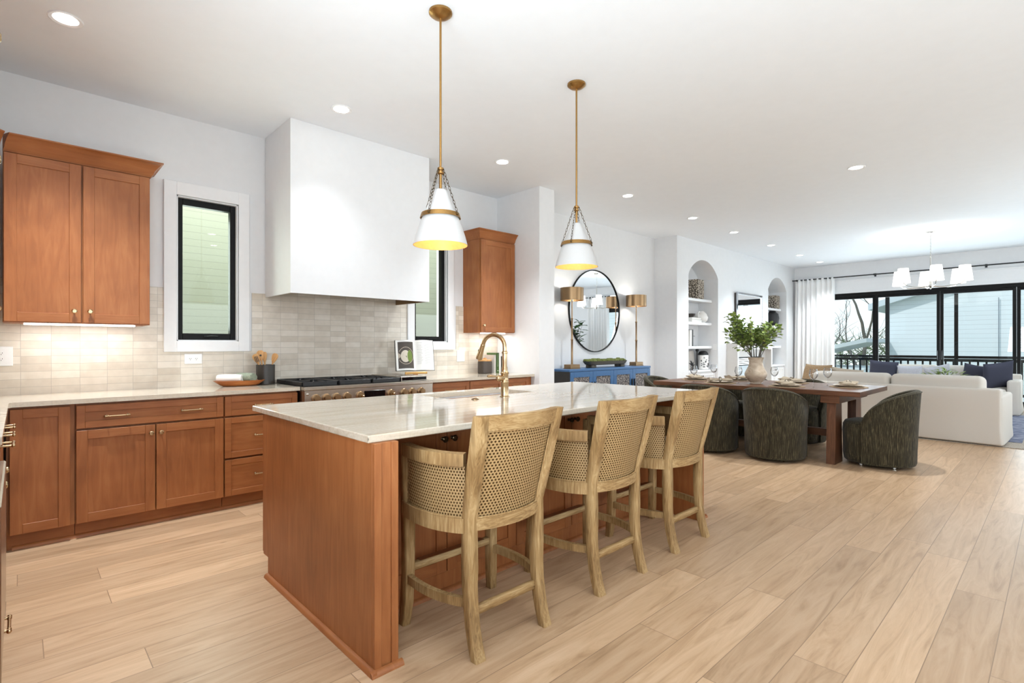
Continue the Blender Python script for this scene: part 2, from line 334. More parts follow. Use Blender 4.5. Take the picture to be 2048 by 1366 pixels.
LEAFD = leaf_mat('dark_leaves', lin(30,58,30), lin(74,110,58))

# ------------------------------------------------------------------ mesh helpers
class MB:
    def __init__(s): s.bm = bmesh.new(); s.mi = 0; s.uv = None
    def _faces(s, vs, fs):
        v = [s.bm.verts.new(p) for p in vs]
        for f in fs:
            try: fc = s.bm.faces.new([v[i] for i in f]); fc.material_index = s.mi
            except ValueError: pass
        return v
    def box(s, a, b, bev=0, seg=1):
        x0, y0, z0 = [min(p, q) for p, q in zip(a, b)]; x1, y1, z1 = [max(p, q) for p, q in zip(a, b)]
        v = s._faces([(x0,y0,z0),(x1,y0,z0),(x1,y1,z0),(x0,y1,z0),(x0,y0,z1),(x1,y0,z1),(x1,y1,z1),(x0,y1,z1)],
                 [(0,3,2,1),(4,5,6,7),(0,1,5,4),(1,2,6,5),(2,3,7,6),(3,0,4,7)])
        if bev > 0:
            es = list({e for q in v for e in q.link_edges})
            bmesh.ops.bevel(s.bm, geom=es, offset=min(bev, .49*min(x1-x0, y1-y0, z1-z0)), segments=seg, profile=.5, affect='EDGES', material=-1)
        return s
    def prism(s, poly, z0, z1, axis='z'):
        n = len(poly)
        def P(p, t):
            return (p[0], p[1], t) if axis == 'z' else ((p[0], t, p[1]) if axis == 'y' else (t, p[0], p[1]))
        s._faces([P(p, z0) for p in poly]+[P(p, z1) for p in poly],
                 [tuple(range(n))[::-1], tuple(range(n, 2*n))]+[(i, (i+1) % n, n+(i+1) % n, n+i) for i in range(n)])
        return s
    def ring(s, pts_list, close=True, cap0=True, cap1=True):
        """loft through rings of equal count"""
        rows = [[s.bm.verts.new(p) for p in r] for r in pts_list]; n = len(rows[0])
        def F(vs):
            try: f = s.bm.faces.new(vs); f.material_index = s.mi
            except ValueError: pass
        for a, b in zip(rows, rows[1:]):
            for i in range(n if close else n-1): F((a[i], a[(i+1) % n], b[(i+1) % n], b[i]))
        if cap0: F(rows[0][::-1])
        if cap1: F(rows[-1])
        return s
    def tube(s, pts, r, seg=8, caps=True, flat=1):
        pts = [Vector(p) for p in pts]; n = len(pts)
        rs = r if isinstance(r, (list, tuple)) else [r]*n
        ref = None; rows = []
        for i, p in enumerate(pts):
            t = (pts[min(i+1, n-1)]-pts[max(i-1, 0)]).normalized()
            if ref is None:
                ref = Vector((0,0,1)) if abs(t.z) < .9 else Vector((1,0,0))
            u = (ref - t*ref.dot(t)).normalized(); v = t.cross(u); ref = u
            rows.append([p+(u*math.cos(2*PI*k/seg)+v*math.sin(2*PI*k/seg)*flat)*rs[i] for k in range(seg)])
        return s.ring(rows, True, caps, caps)
    def cyl(s, p0, p1, r0, r1=None, seg=20): return s.tube([p0, p1], [r0, r0 if r1 is None else r1], seg)
    def lathe(s, prof, o=(0,0,0), seg=28, axis='z', caps=True):
        rows = []
        for r, z in prof:
            row = []
            for k in range(seg):
                a = 2*PI*k/seg; x, y = r*math.cos(a), r*math.sin(a)
                p = (x, y, z) if axis == 'z' else ((x, -z, y) if axis == 'y' else (z, x, y))   # 'y' grows towards -y, 'x' towards +x
                row.append((p[0]+o[0], p[1]+o[1], p[2]+o[2]))
            rows.append(row)
        return s.ring(rows, True, caps and prof[0][0] > 1e-5, caps and prof[-1][0] > 1e-5)
    def sphere(s, c, r, seg=14):
        r = r if isinstance(r, (tuple, list)) else (r, r, r); h = seg//2+1
        rows = [[(c[0]+r[0]*math.sin(PI*i/h)*math.cos(2*PI*k/seg), c[1]+r[1]*math.sin(PI*i/h)*math.sin(2*PI*k/seg), c[2]+r[2]*math.cos(PI*i/h)) for k in range(seg)] for i in range(1, h)]
        return s.ring(rows)
    def grid(s, f, nu, nv, uvf=None):
        if uvf and s.uv is None: s.uv = s.bm.loops.layers.uv.new('UVMap')
        V = [[s.bm.verts.new(f(i/nu, j/nv)) for i in range(nu+1)] for j in range(nv+1)]
        for j in range(nv):
            for i in range(nu):
                fc = s.bm.faces.new((V[j][i], V[j][i+1], V[j+1][i+1], V[j+1][i])); fc.material_index = s.mi
                if uvf:
                    for lp, (a, b) in zip(fc.loops, ((i,j),(i+1,j),(i+1,j+1),(i,j+1))): lp[s.uv].uv = uvf(a/nu, b/nv)
        return s
    def sweep(s, path, wd, z0, z1, prof=None):
        """rectangular bar following a plan path (x,y); wd = width along plan normal, from z0 to z1 (numbers or functions of t)"""
        n = len(path); rows = []
        for i, p in enumerate(path):
            a = Vector(path[max(i-1, 0)][:2]); b = Vector(path[min(i+1, n-1)][:2]); t = (b-a).normalized(); nn = Vector((-t.y, t.x))*wd/2
            q = Vector(p[:2]); k = i/(n-1)
            lo = z0(k) if callable(z0) else z0; hi = z1(k) if callable(z1) else z1
            rows.append([(q.x-nn.x, q.y-nn.y, lo), (q.x+nn.x, q.y+nn.y, lo), (q.x+nn.x, q.y+nn.y, hi), (q.x-nn.x, q.y-nn.y, hi)])
        return s.ring(rows)
    def deform(s, f):
        for v in s.bm.verts: v.co = Vector(f(v.co))
        return s
    def subdiv(s, n): bmesh.ops.subdivide_edges(s.bm, edges=s.bm.edges[:], cuts=n, use_grid_fill=True); return s
    def xf(s, m): bmesh.ops.transform(s.bm, matrix=m, verts=s.bm.verts[:]); return s
    def build(s, name, mats, parent=None, smooth=True, angle=38, shift=None):
        if shift is not None: bmesh.ops.translate(s.bm, verts=s.bm.verts[:], vec=-Vector(shift))
        bmesh.ops.remove_doubles(s.bm, verts=s.bm.verts[:], dist=1e-5)
        bmesh.ops.recalc_face_normals(s.bm, faces=s.bm.faces[:])
        me = bpy.data.meshes.new(name); s.bm.to_mesh(me); s.bm.free()
        for m in (mats if isinstance(mats, (list, tuple)) else [mats]): me.materials.append(m)
        if smooth:
            me.shade_smooth()
            try: me.set_sharp_from_angle(angle=math.radians(angle))
            except Exception: pass
        o = bpy.data.objects.new(name, me); C.objects.link(o)
        if parent is not None: o.parent = parent
        return o
def thing(name, label, cat, loc=(0,0,0), rz=0, group=None):
    o = bpy.data.objects.new(name, None); C.objects.link(o); o.empty_display_size = .1
    o.location = loc; o.rotation_euler = (0, 0, rz); tag(o, label, cat, group); return o
def tag(o, label, cat, group=None):
    o['label'] = label; o['category'] = cat
    if group: o['group'] = group
    return o
def struct(o): o['kind'] = 'structure'; return o
def children(o): return [c for c in bpy.data.objects if c.parent == o]
def dup(root, loc, rz, label, group=None):
    def cp(o, par):
        c = o.copy(); C.objects.link(c)
        if par is not None: c.parent = par
        for ch in kids.get(o.name, []): cp(ch, c)
        return c
    kids = {}
    for o in bpy.data.objects:
        if o.parent: kids.setdefault(o.parent.name, []).append(o)
    r = cp(root, None); r.location = loc; r.rotation_euler = (0, 0, rz); r['label'] = label
    if group: r['group'] = group
    return r
def mk(fn): b = MB(); fn(b); return b
def bez(a, c, b, n=10): 
    return [tuple((1-t)**2*p+2*t*(1-t)*q+t*t*r for p, q, r in zip(a, c, b)) for t in [i/n for i in range(n+1)]]

# ------------------------------------------------------------------ the room
XL, YK, YD, YL, XW, YR = -.72, 5.04, 5.0, 4.565, 14.0, -3.2      # left wall, kitchen, dining, living walls, window wall, side wall
b = MB(); b.box((XL-.2, YR-.2, -.12), (XW+.1, YK+.4, 0)); struct(b.build('floor', FLOORM, smooth=False))
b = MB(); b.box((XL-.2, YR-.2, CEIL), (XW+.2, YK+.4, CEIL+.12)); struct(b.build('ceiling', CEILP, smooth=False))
# kitchen wall with two casement openings; tiled to 1.73
W1 = (.95, 1.412, 1.30, 2.50); W2 = (3.245, 3.70, 1.30, 2.50)
def openwall(b, x0, x1, z0, z1, y0, y1, holes):
    xs = sorted({x0, x1} | {min(max(h[0], x0), x1) for h in holes} | {min(max(h[1], x0), x1) for h in holes})
    for a, c in zip(xs, xs[1:]):
        if c-a < 1e-6: continue
        hs = sorted([(h[2], h[3]) for h in holes if h[0] <= a+1e-6 and h[1] >= c-1e-6]); z = z0
        for p, q in hs:
            p, q = max(p, z0), min(q, z1)
            if q <= z0 or p >= z1: continue
            if p > z: b.box((a, y0, z), (c, y1, p))
            z = max(z, q)
        if z < z1: b.box((a, y0, z), (c, y1, z1))
b = MB(); openwall(b, XL, 4.51, 0, CEIL, YK, YK+.2, [W1, W2]); struct(b.build('wall_back', WHITE, smooth=False))
b = MB()
for x0, x1 in ((XL+.002, .866), (1.531, 3.172), (3.838, 4.508)): b.box((x0, YK-.009, .914), (x1, YK-.0005, 1.733))
for x0, x1 in ((.866, 1.531), (3.172, 3.838)): b.box((x0, YK-.009, .914), (x1, YK-.0005, 1.21))
b.box((1.66, YK-.009, 1.733), (3.012, YK-.0005, 1.96))
struct(b.build('trim_1', TILE, smooth=False))
b = MB(); b.box((XL-.2, 1.5, 0), (XL, YK+.2, CEIL)); b.box((XL-.2, YR, 0), (XL, -.4, CEIL)); b.box((XL-.2, -.4, 0), (XL, 1.5, .55)); b.box((XL-.2, -.4, 2.65), (XL, 1.5, CEIL)); struct(b.build('wall_left', WHITE, smooth=False))  # unseen opening added behind the left fill lamp
b = MB(); b.box((4.51, 4.285, 0), (4.775, YK+.2, CEIL)); struct(b.build('wall_stub', WHITE, smooth=False))
b = MB(); b.box((4.775, YD, 0), (8.25, YD+.2, CEIL)); struct(b.build('wall_dining', WHITE, smooth=False))
b = MB()
N1, N2, NS, NA, NB = (8.654, 9.811), (12.317, 13.455), 2.54, 2.834, 4.965   # niches: x range, spring, apex, back
def arc(x0, x1, n=20):
    hw = (x1-x0)/2; cx = (x0+x1)/2; ri = NA-NS; R = (hw*hw+ri*ri)/(2*ri); cz = NA-R; a0 = math.asin(hw/R)
    return [(cx+R*math.sin(-a0+2*a0*i/n), cz+R*math.cos(-a0+2*a0*i/n)) for i in range(n+1)]
b.box((8.25, YL, 0), (N1[0], YD+.2, CEIL)); b.box((N1[1], YL, 0), (N2[0], YD+.2, CEIL)); b.box((N2[1], YL, 0), (XW, YD+.2, CEIL))
for n in (N1, N2):
    b.box((n[0], NB, 0), (n[1], YD+.2, CEIL))
    A = arc(*n)
    for p, q in zip(A, A[1:]): b.prism([p, q, (q[0], CEIL), (p[0], CEIL)], YL, NB, 'y')
struct(b.build('wall_living', WHITE, smooth=False))
b = MB(); D0, D1, DH = -.62, 4.03, 2.465
b.box((XW, D1, 0), (XW+.16, YD+.2, CEIL)); b.box((XW, YR, 0), (XW+.16, D0, CEIL)); b.box((XW, D0, DH), (XW+.16, D1, CEIL))
struct(b.build('wall_window', WHITE, smooth=False))
b = MB(); openwall(b, XL-.2, XW+.16, 0, CEIL, YR-.2, YR, [(.1, 4.3, .55, 2.65), (7.5, 11.7, .55, 2.65)]); struct(b.build('wall_right', WHITE, smooth=False))  # both openings are unseen, added to go with the fill lamps
b = MB()
b.box((4.775, YD-.014, 0), (5.42, YD-.0005, .13), .003); b.box((7.48, YD-.014, 0), (8.25, YD-.0005, .13), .003)
b.box((4.7755, 4.286, 0), (4.789, YD, .13), .003); b.box((4.52, 4.271, 0), (4.789, 4.2845, .13), .003)
b.box((8.236, YL, 0), (8.2495, YD-.014, .13), .003); b.box((8.236, YL-.014, 0), (N1[0], YL-.0005, .13), .003)
struct(b.build('baseboard_back', TRIMW, smooth=False))

# windows of the kitchen wall: casing, black sash, pane, crank
def casement(n, W, left_clip=None):
    x0, x1, z0, z1 = W; cw = .094
    r = bpy.data.objects.new('window_%d' % n, None); C.objects.link(r); r.location = ((x0+x1)/2, YK, z0); struct(r); sh = r.location.copy()
    b = MB()
    ox0, ox1, oz0, oz1 = x0-cw, x1+cw, z0-cw, z1+cw+.02
    for k, (ins, dep) in enumerate(((0, .030), (.016, .024), (.062, .018))):
        a0, a1, c0, c1 = ox0+ins, ox1-ins, oz0+ins, oz1-ins
        y = YK-dep
        b.box((a0, y, c0), (x0-.004, YK-.0008, c1), .003); b.box((x1+.004, y, c0), (a1, YK-.0008, c1), .003)
        b.box((x0-.004, y, c0), (x1+.004, YK-.0008, z0-.004), .003); b.box((x0-.004, y, z1+.004), (x1+.004, YK-.0008, c1), .003)
    b.box((x0-.004, YK-.012, z0-.004), (x0+.008, YK+.10, z1+.004)); b.box((x1-.008, YK-.012, z0-.004), (x1+.004, YK+.10, z1+.004))
    b.box((x0, YK-.012, z0-.004), (x1, YK+.10, z0+.006)); b.box((x0, YK-.012, z1-.006), (x1, YK+.10, z1+.004))
    struct(b.build('casing', TRIMW, r, smooth=False, shift=sh))
    b = MB(); f = .05; y0, y1 = YK+.03, YK+.09
    b.box((x0+.002, y0, z0), (x0+f, y1, z1), .003); b.box((x1-f, y0, z0), (x1-.002, y1, z1), .003)
    b.box((x0+f, y0, z0), (x1-f, y1, z0+f+.012), .003); b.box((x0+f, y0, z1-f-.01), (x1-f, y1, z1), .003)
    struct(b.build('sash', BLACK, r, smooth=False, shift=sh))
    b = MB(); b.box((x0+f, YK+.058, z0+f), (x1-f, YK+.064, z1-f)); struct(b.build('pane', PANE, r, smooth=False, shift=sh))
    b = MB(); xm = (x0+x1)/2
    b.box((xm-.03, y0-.010, z0+.022), (xm+.03, y0, z0+.042), .004); b.tube([(xm-.005, y0-.012, z0+.034), (xm+.03, y0-.020, z0+.040), (xm+.085, y0-.016, z0+.036)], .005, 6); b.sphere((xm+.085, y0-.016, z0+.036), .008, 8)
    struct(b.build('crank_handle', BLACK, r, shift=sh))
casement(1, W1); casement(2, W2)

# sliding door wall: frame, four panels with panes
r = bpy.data.objects.new('door_1', None); C.objects.link(r); r.location = (XW, (D0+D1)/2, 0); struct(r); sh = r.location.copy()
b = MB(); b.box((XW+.02, D0, DH-.075), (XW+.14, D1, DH), .003); b.box((XW+.02, D0, 0), (XW+.14, D0+.05, DH-.075), .003); b.box((XW+.02, D1-.05, 0), (XW+.14, D1, DH-.075), .003); b.box((XW+.02, D0, .0), (XW+.14, D1, .035), .003)
struct(b.build('door_frame', BLACK, r, smooth=False, shift=sh))
edges = [4.03, 2.893, 1.753, .598, -.62]
for i in range(4):
    y1, y0 = edges[i], edges[i+1]; b = MB(); xs = XW+.04+(.035 if i in (0, 3) else 0); m = .055
    ya, yb = y0+.002, y1-.002
    b.box((xs, ya, .036), (xs+.04, ya+m, DH-.076), .003); b.box((xs, yb-m, .036), (xs+.04, yb, DH-.076), .003)
    b.box((xs, ya+m, .036), (xs+.04, yb-m, .16), .003); b.box((xs, ya+m, DH-.135), (xs+.04, yb-m, DH-.076), .003)
    p = b.build('door_panel', BLACK, r, smooth=False, shift=sh); struct(p)
    b = MB(); b.box((xs+.017, ya+m, .16), (xs+.023, yb-m, DH-.135)); struct(b.build('pane', PANE, p, smooth=False, shift=sh))
    if i in (1, 2):
        b = MB(); yy = ya+.03 if i == 1 else yb-.03; b.tube([(xs, yy, .95), (xs-.035, yy, .97), (xs-.035, yy, 1.13), (xs, yy, 1.15)], .009, 8); struct(b.build('pull_handle', BLKIRON, p, shift=sh))
# white header trim and side casing over the sliding door
b = MB(); b.box((XW-.022, D0-.12, DH+.002), (XW-.0005, D1+.12, 2.77), .004); b.box((XW-.032, D0-.14, 2.745), (XW-.0005, D1+.14, 2.78), .004); b.box((XW-.03, D0-.0, DH+.002), (XW-.0005, D1, DH+.05), .003)
b.box((XW-.022, D1+.002, 0), (XW-.0005, D1+.12, DH), .004); b.box((XW-.022, D0-.12, 0), (XW-.0005, D0-.002, DH), .004); struct(b.build('trim_2', TRIMW, smooth=False))

# ------------------------------------------------------------------ hardware and cabinets (local frame: x along the run, y=0 at door face, depth towards +y)
def knob_mb(x, z, m=1.0, y=0):
    b = MB(); b.lathe([(.0095*m, 0), (.0095*m, .003), (.005*m, .006), (.005*m, .016), (.012*m, .020), (.0155*m, .024), (.0155*m, .029), (.011*m, .033), (.0105*m, .031), (.0, .0315)], (x, y, z), 18, 'y'); return b
def pull_mb(x, z, L=.13, y=0, deep=1.0):
    b = MB()
    for s in (-1, 1):
        b.lathe([(.0085, 0), (.0085, .004), (.005, .007), (.005, .028*deep)], (x+s*(L/2-.008), y, z), 12, 'y'); b.sphere((x+s*L/2, y-.028*deep, z), .0075, 10); b.sphere((x+s*(L/2-.016), y-.028*deep, z), .0072, 10)
    b.tube([(x-L/2, y-.028*deep, z), (x+L/2, y-.028*deep, z)], .0052, 10); return b
def shaker(x0, x1, z0, z1, rail=.058, t=.020, y=0):
    b = MB(); w = rail
    b.mi = 0; b.box((x0, y, z0), (x0+w, y+t, z1), .0015); b.box((x1-w, y, z0), (x1, y+t, z1), .0015)
    b.mi = 1; b.box((x0+w, y, z0), (x1-w, y+t, z0+w), .0015); b.box((x0+w, y, z1-w), (x1-w, y+t, z1), .0015)
    b.mi = 0; b.box((x0+w-.002, y+.009, z0+w-.002), (x1-w+.002, y+t-.003, z1-w+.002)); return b
def front(root, kind, x0, x1, z0, z1, hw, hmat=CHAMP, rail=None, y=0, dz=0):
    g = .0036; rail = rail or (.058 if kind == 'door' else .045)
    bb = shaker(x0+g, x1-g, z0+g, z1-g, rail, y=y)
    o = bb.build(kind, [MAPLE, MAPLEH] if kind == 'door' else [MAPLEH, MAPLEH], root, smooth=False)
    for t, hx, hz in hw:
        if t == 'k': knob_mb(hx, hz, y=y).build('knob', hmat, o)
        elif t == 'K': knob_mb(hx, hz, 1.15, y-.018).build('knob', hmat, o)
        else: pull_mb(hx, hz, y=y, deep=1.0 if t == 'p' else 1.75).build('pull_handle', hmat, o)
    return o
def base_cab(loc, rz, wd, fronts, label, depth=.64, toe=True, name='base_cabinet', group=None, sides=True):
    t = thing(name, label, 'cabinet', loc, rz, group)
    b = MB(); b.box((.0008, .032, .10), (wd-.0008, depth, .8835)); b.build('carcass', MAPLE, t, smooth=False)
    if toe:
        b = MB(); b.box((.0008, .065, 0), (wd-.0008, depth, .0995)); b.build('toe_kick', MAPLEH, t, smooth=False)
    for f in fronts: front(t, *f)
    return t
FY = 4.385
base_cab((-.055, FY, 0), 0, .322, [('door', .012, .300, .10, .872, [])], 'narrow stained maple base cabinet with one plain door in the left corner', YK-FY-.004)
base_cab((.268, FY, 0), 0, .868, [('drawer', 0, .868, .715, .872, [('p', .215, .79), ('p', .652, .79)]), ('door', 0, .434, .10, .708, [('k', .405, .648)]), ('door', .434, .868, .10, .708, [('k', .463, .648)])],
         'maple base cabinet with two knobbed doors under one wide two-handled drawer', YK-FY-.004)
base_cab((1.138, FY, 0), 0, .556, [('drawer', 0, .556, .715, .872, [('p', .278, .79)]), ('drawer', 0, .556, .392, .708, [('p', .278, .555)]), ('drawer', 0, .556, .10, .385, [('p', .278, .25)])],
         'maple three-drawer base cabinet left of the range', YK-FY-.004)
base_cab((3.00, FY, 0), 0, .53, [('drawer', 0, .53, .715, .872, [('p', .265, .79)]), ('door', 0, .265, .10, .708, [('k', .236, .648)]), ('door', .265, .53, .10, .708, [('k', .294, .648)])], 'maple base cabinet with a single drawer directly right of the range', YK-FY-.004)
base_cab((3.532, FY, 0), 0, .972, [('drawer', .0, .475, .715, .872, [('p', .24, .79)]), ('drawer', .477, .905, .715, .872, [('p', .69, .79)]), ('door', 0, .452, .10, .708, [('k', .424, .648)]), ('door', .452, .905, .10, .708, [('k', .481, .648)])], 'maple base cabinet with side by side drawers against the white wall end', YK-FY-.004)
# left run, facing +x: local x -> world +y... rotate by +90 so the fronts look towards +x
LX = -.066
base_cab((LX, 2.76, 0), PI/2, .80, [('drawer', 0, .80, .715, .872, [('P', .62, .80)]), ('door', 0, .40, .10, .708, [('k', .37, .66)]), ('door', .40, .80, .10, .708, [('k', .74, .66)])], 'maple base cabinet beside the steel wall oven at the left edge', .64)
base_cab((LX, 3.562, 0), PI/2, .80, [('drawer', 0, .40, .715, .872, [('P', .2, .80)]), ('drawer', .40, .80, .715, .872, [('P', .55, .80)]), ('door', 0, .80, .10, .708, [])], 'maple base cabinet on the left wall next to the inner corner', .64)
# quarter round at the floor along the back run
def qround(b, p, q, out, r=.019):
    p = Vector(p); q = Vector(q); out = Vector(out); pr = [(0, 0)]+[(r*math.cos(a), r*math.sin(a)) for a in [PI/2*i/5 for i in range(6)]]
    b.ring([[tuple(e+out*a+Vector((0,0,c))) for a, c in pr] for e in (p, q)])
b = MB(); qround(b, (-.03, FY+.0645, 0), (1.69, FY+.0645, 0), (0, -1, 0), .022); qround(b, (3.0, FY+.0645, 0), (4.5, FY+.0645, 0), (0, -1, 0), .022)
struct(b.build('trim_3', MAPLEH))
# worktops
def slab(b, poly, z0=.884, z1=.914): b.prism(poly, z0, z1)
b = MB(); slab(b, [(XL+.002, 2.735), (-.075, 2.735), (-.045, 2.765), (-.042, 4.335), (-.03, 4.362), (1.703, 4.362), (1.703, YK-.010), (XL+.002, YK-.010)])
tag(b.build('countertop', STONE, smooth=False), 'cream stone L-shaped worktop in the left corner of the kitchen', 'countertop')
b = MB(); slab(b, [(2.99, 4.362), (4.507, 4.362), (4.507, YK-.010), (2.99, YK-.010)])
tag(b.build('countertop', STONE, smooth=False), 'short cream stone worktop between the range and the white wall end', 'countertop')

# upper cabinets with crown
def crown(b, pts, z0=2.525, z1=2.632, out=.075):
    """pts: list of (x,y,nx,ny) corner points with outward mitre vectors"""
    prof = [(0, 0), (.006, .0), (.010, .012), (.018, .02), (.026, .045), (.050, .078), (.066, .094), (.075, .098), (.075, .107), (.0, .107)]
    b.ring([[(x+nx*o, y+ny*o, z0+h) for o, h in prof] for x, y, nx, ny in pts])
def upper_cab(loc, rz, wd, doors, label, depth, cr, z0=1.412, z1=2.525, light_on=True):
    t = thing('wall_cabinet', label, 'cabinet', loc, rz)
    b = MB(); b.box((.0, .028, z0), (wd, depth, z1+.02)); b.build('carcass', MAPLE, t, smooth=False)
    for x0, x1, kx in doors: front(t, 'door', x0, x1, z0+.002, z1-.008, [('k', kx, z0+.085)] if kx is not None else [], rail=.062)
    b = MB(); crown(b, cr, z1-.004); b.build('crown_moulding', MAPLEH, t)
    if light_on:
        b = MB(); b.box((.10, .10, z0-.012), (wd-.08, .14, z0-.001), .003); b.build('under_cabinet_lamp', STRIP, t, smooth=False)
    return t
UD = YK-4.695
upper_cab((-.075, 4.695, 0), 0, .793, [(.002, .395, .355), (.399, .791, .44)], 'tall two-door maple wall cabinet left of the kitchen window', UD-.002,
          [(.0, .021, .414, -1), (.793, .021, 1, -1), (.793, UD-.004, 1, 0)])
upper_cab((3.95, 4.695, 0), 0, .559, [(.002, .553, .035)], 'narrow one-door maple wall cabinet right of the range hood', UD-.002,
          [(0, UD-.004, -1, 0), (0, .021, -1, -1), (.556, .021, 0, -1)])
upper_cab((-.379, 4.393, 0), PI/4, .424, [(.004, .420, .385)], 'diagonal maple corner wall cabinet, a sliver at the left edge', .30,
          [(.0, .021, 0, -1), (.424, .021, -.414, -1)], light_on=False)
upper_cab((-.385, 2.83, 0), PI/2, 1.55, [(.002, .515, .48), (.519, 1.03, .555), (1.034, 1.548, 1.07)], 'maple wall cabinets over the left worktop, outside the frame', .33,
          [(.0, .021, 0, -1), (1.55, .021, 0, -1)], light_on=False)
light('under_cabinet_glow', 'AREA', (.33, 4.86, 1.395), 1.1, (1, .97, .94), (0, 0, 0), shape='RECTANGLE', size=.6, size_y=.05)
light('under_cabinet_glow_b', 'AREA', (4.23, 4.86, 1.395), .9, (1, .97, .94), (0, 0, 0), shape='RECTANGLE', size=.42, size_y=.05)

# tall oven cabinet at the left edge
t = thing('oven_cabinet', 'tall maple oven cabinet cut off at the left edge of the photo', 'cabinet', (-.072, 1.86, 0), PI/2)
b = MB(); b.box((0, .0215, .10), (.87, .60, 2.53)); b.build('carcass', MAPLE, t, smooth=False)
b = MB(); b.box((0, .08, 0), (.87, .60, .0995)); b.build('toe_kick', MAPLEH, t, smooth=False)
front(t, 'drawer', .0, .87, .11, .335, [('P', .64, .30)]); front(t, 'door', 0, .435, 1.75, 2.515, [('k', .41, 1.84)]); front(t, 'door', .435, .87, 1.75, 2.515, [('k', .46, 2.24)])
b = MB(); crown(b, [(0, .021, -.0, -1), (.87, .021, 1, -1), (.87, .56, 1, 0)], 2.521); b.build('crown_moulding', MAPLEH, t)
t = thing('built_in_oven', 'stainless built-in oven with black glass at the left edge', 'oven', (-.078, 1.90, .34), PI/2)
b = MB(); b.box((.0, -.0, .0), (.79, .018, 1.38), .004); b.build('trim_frame', STEEL, t, smooth=False)
b = MB(); b.box((.02, -.045, .02), (.77, -.001, .50), .005); b.build('oven_door', STEEL, t, smooth=False)
b = MB(); b.box((.02, -.012, .53), (.77, -.001, 1.05), .003); b.build('upper_door', DARKG, t, smooth=False)
b = MB(); b.box((.02, -.012, 1.08), (.77, -.001, 1.35), .003); b.build('control_panel', DARKG, t, smooth=False)

# outlets
def outlet(loc, horiz, label):
    t = thing('power_outlet', label, 'outlet', loc)
    b = MB(); W, H = (.13, .085) if horiz else (.118, .135); b.box((-W/2, -.0065, -H/2), (W/2, 0, H/2), .003, 2); b.build('cover_plate', OUTLETW, t, smooth=False)
    for s in (-1, 1):
        c = (s*.022, 0, 0) if horiz else (0, 0, s*.02)
        b = MB(); b.lathe([(.0155, .0062), (.0155, .0085), (.0, .0085)], c, 20, 'y', caps=False); rr = b.build('receptacle', OUTLETW, t)
        b = MB()
        for q in ((-.006, .003), (.006, .003), (0, -.007)): b.box((c[0]+q[0]-.0013, -.0092, c[2]+q[1]-.0035), (c[0]+q[0]+.0013, -.0084, c[2]+q[1]+.0035))
        b.build('slots', BLACK, rr, smooth=False)
outlet((1.068, YK-.0092, 1.146), True, 'white horizontal outlet on the tiles under the kitchen window')
outlet((-.087, YK-.0092, 1.185), False, 'white upright outlet on the tiles at the far left edge')
outlet((3.905, YK-.0092, 1.13), False, 'white outlet on the tiles behind the faucet under the right wall cabinet')

# ------------------------------------------------------------------ hood
t = thing('range_hood', 'white plastered box range hood above the gas range', 'range hood', (2.337, 4.73, 1.70))
hx0, hx1, hy, hz = 1.645, 3.030, 4.42, 1.70
b = MB(); ww = .018
b.box((hx0, hy, hz), (hx0+ww, YK-.0105, CEIL-.001)); b.box((hx1-ww, hy, hz), (hx1, YK-.0105, CEIL-.001)); b.box((hx0+ww, hy, hz), (hx1-ww, hy+ww, CEIL-.001)); b.box((hx0+ww, hy+ww, 1.99), (hx1-ww, YK-.0105, 2.01))
b.build('plaster_box', WHITE, t, smooth=False, shift=t.location)
b = MB(); e = .006
b.box((hx0+ww, hy+ww, hz+.001), (hx0+ww+e, YK-.011, 1.989)); b.box((hx1-ww-e, hy+ww, hz+.001), (hx1-ww, YK-.011, 1.989)); b.box((hx0+ww+e, hy+ww, hz+.001), (hx1-ww-e, hy+ww+e, 1.989))
b.build('liner', BRUSH, t, smooth=False, shift=t.location)
b = MB(); b.box((hx0+ww+.01, hy+.03, 1.975), (hx1-ww-.01, YK-.03, 1.988)); b.build('filter_panel', STEEL, t, smooth=False, shift=t.location)

# ------------------------------------------------------------------ range
t = thing('gas_range', 'wide stainless gas range with bronze knobs under the hood', 'range', (2.345, 4.65, 0))
rx0, rx1, ry = 1.708, 2.985, 4.29; sh = t.location.copy()
b = MB(); b.box((rx0, ry+.03, .09), (rx1, YK-.012, .884), .003); b.box((rx0, ry+.05, .884), (rx1, YK-.012, .905)); b.build('body', STEEL, t, smooth=False, shift=sh)
b = MB(); b.box((rx0-.001, ry-.005, .884), (rx1+.001, ry+.075, .914), .004, 2); b.build('front_rail', STEEL, t, smooth=False, shift=sh)
b = MB(); b.box((rx0+.002, ry, .735), (rx1-.002, ry+.03, .883), .002); pnl = b.build('control_panel', STEEL, t, smooth=False, shift=sh)
b = MB(); b.box((2.245, ry-.004, .785), (2.455, ry, .852), .002); b.build('display', DARKG, t, smooth=False, shift=sh)
b = MB(); b.lathe([(.011, 0), (.011, .004), (.006, .006), (0, .006)], (1.735, ry, .853), 14, 'y'); b.build('badge', STEEL, t, shift=sh)
for k, x in enumerate((1.806, 1.896, 1.985, 2.08, 2.205, 2.515, 2.655, 2.745, 2.845)):
    b = MB(); b.lathe([(.037, 0), (.037, .006), (.033, .010), (.030, .012)], (x, ry, .815), 26, 'y'); b.lathe([(.029, .011), (.029, .032), (.026, .040), (0, .041)], (x, ry, .815), 26, 'y')
    kb = b.build('control_knob', BRUSH, t, shift=sh)
    if k in (4, 5):
        b = MB(); b.box((x-.012, ry-.062, .805), (x+.012, ry-.040, .822), .003) if k == 4 else b.box((x-.012, ry-.062, .805), (x+.012, ry-.040, .822), .003); b.build('grip', CHAMP, kb, smooth=False, shift=sh)
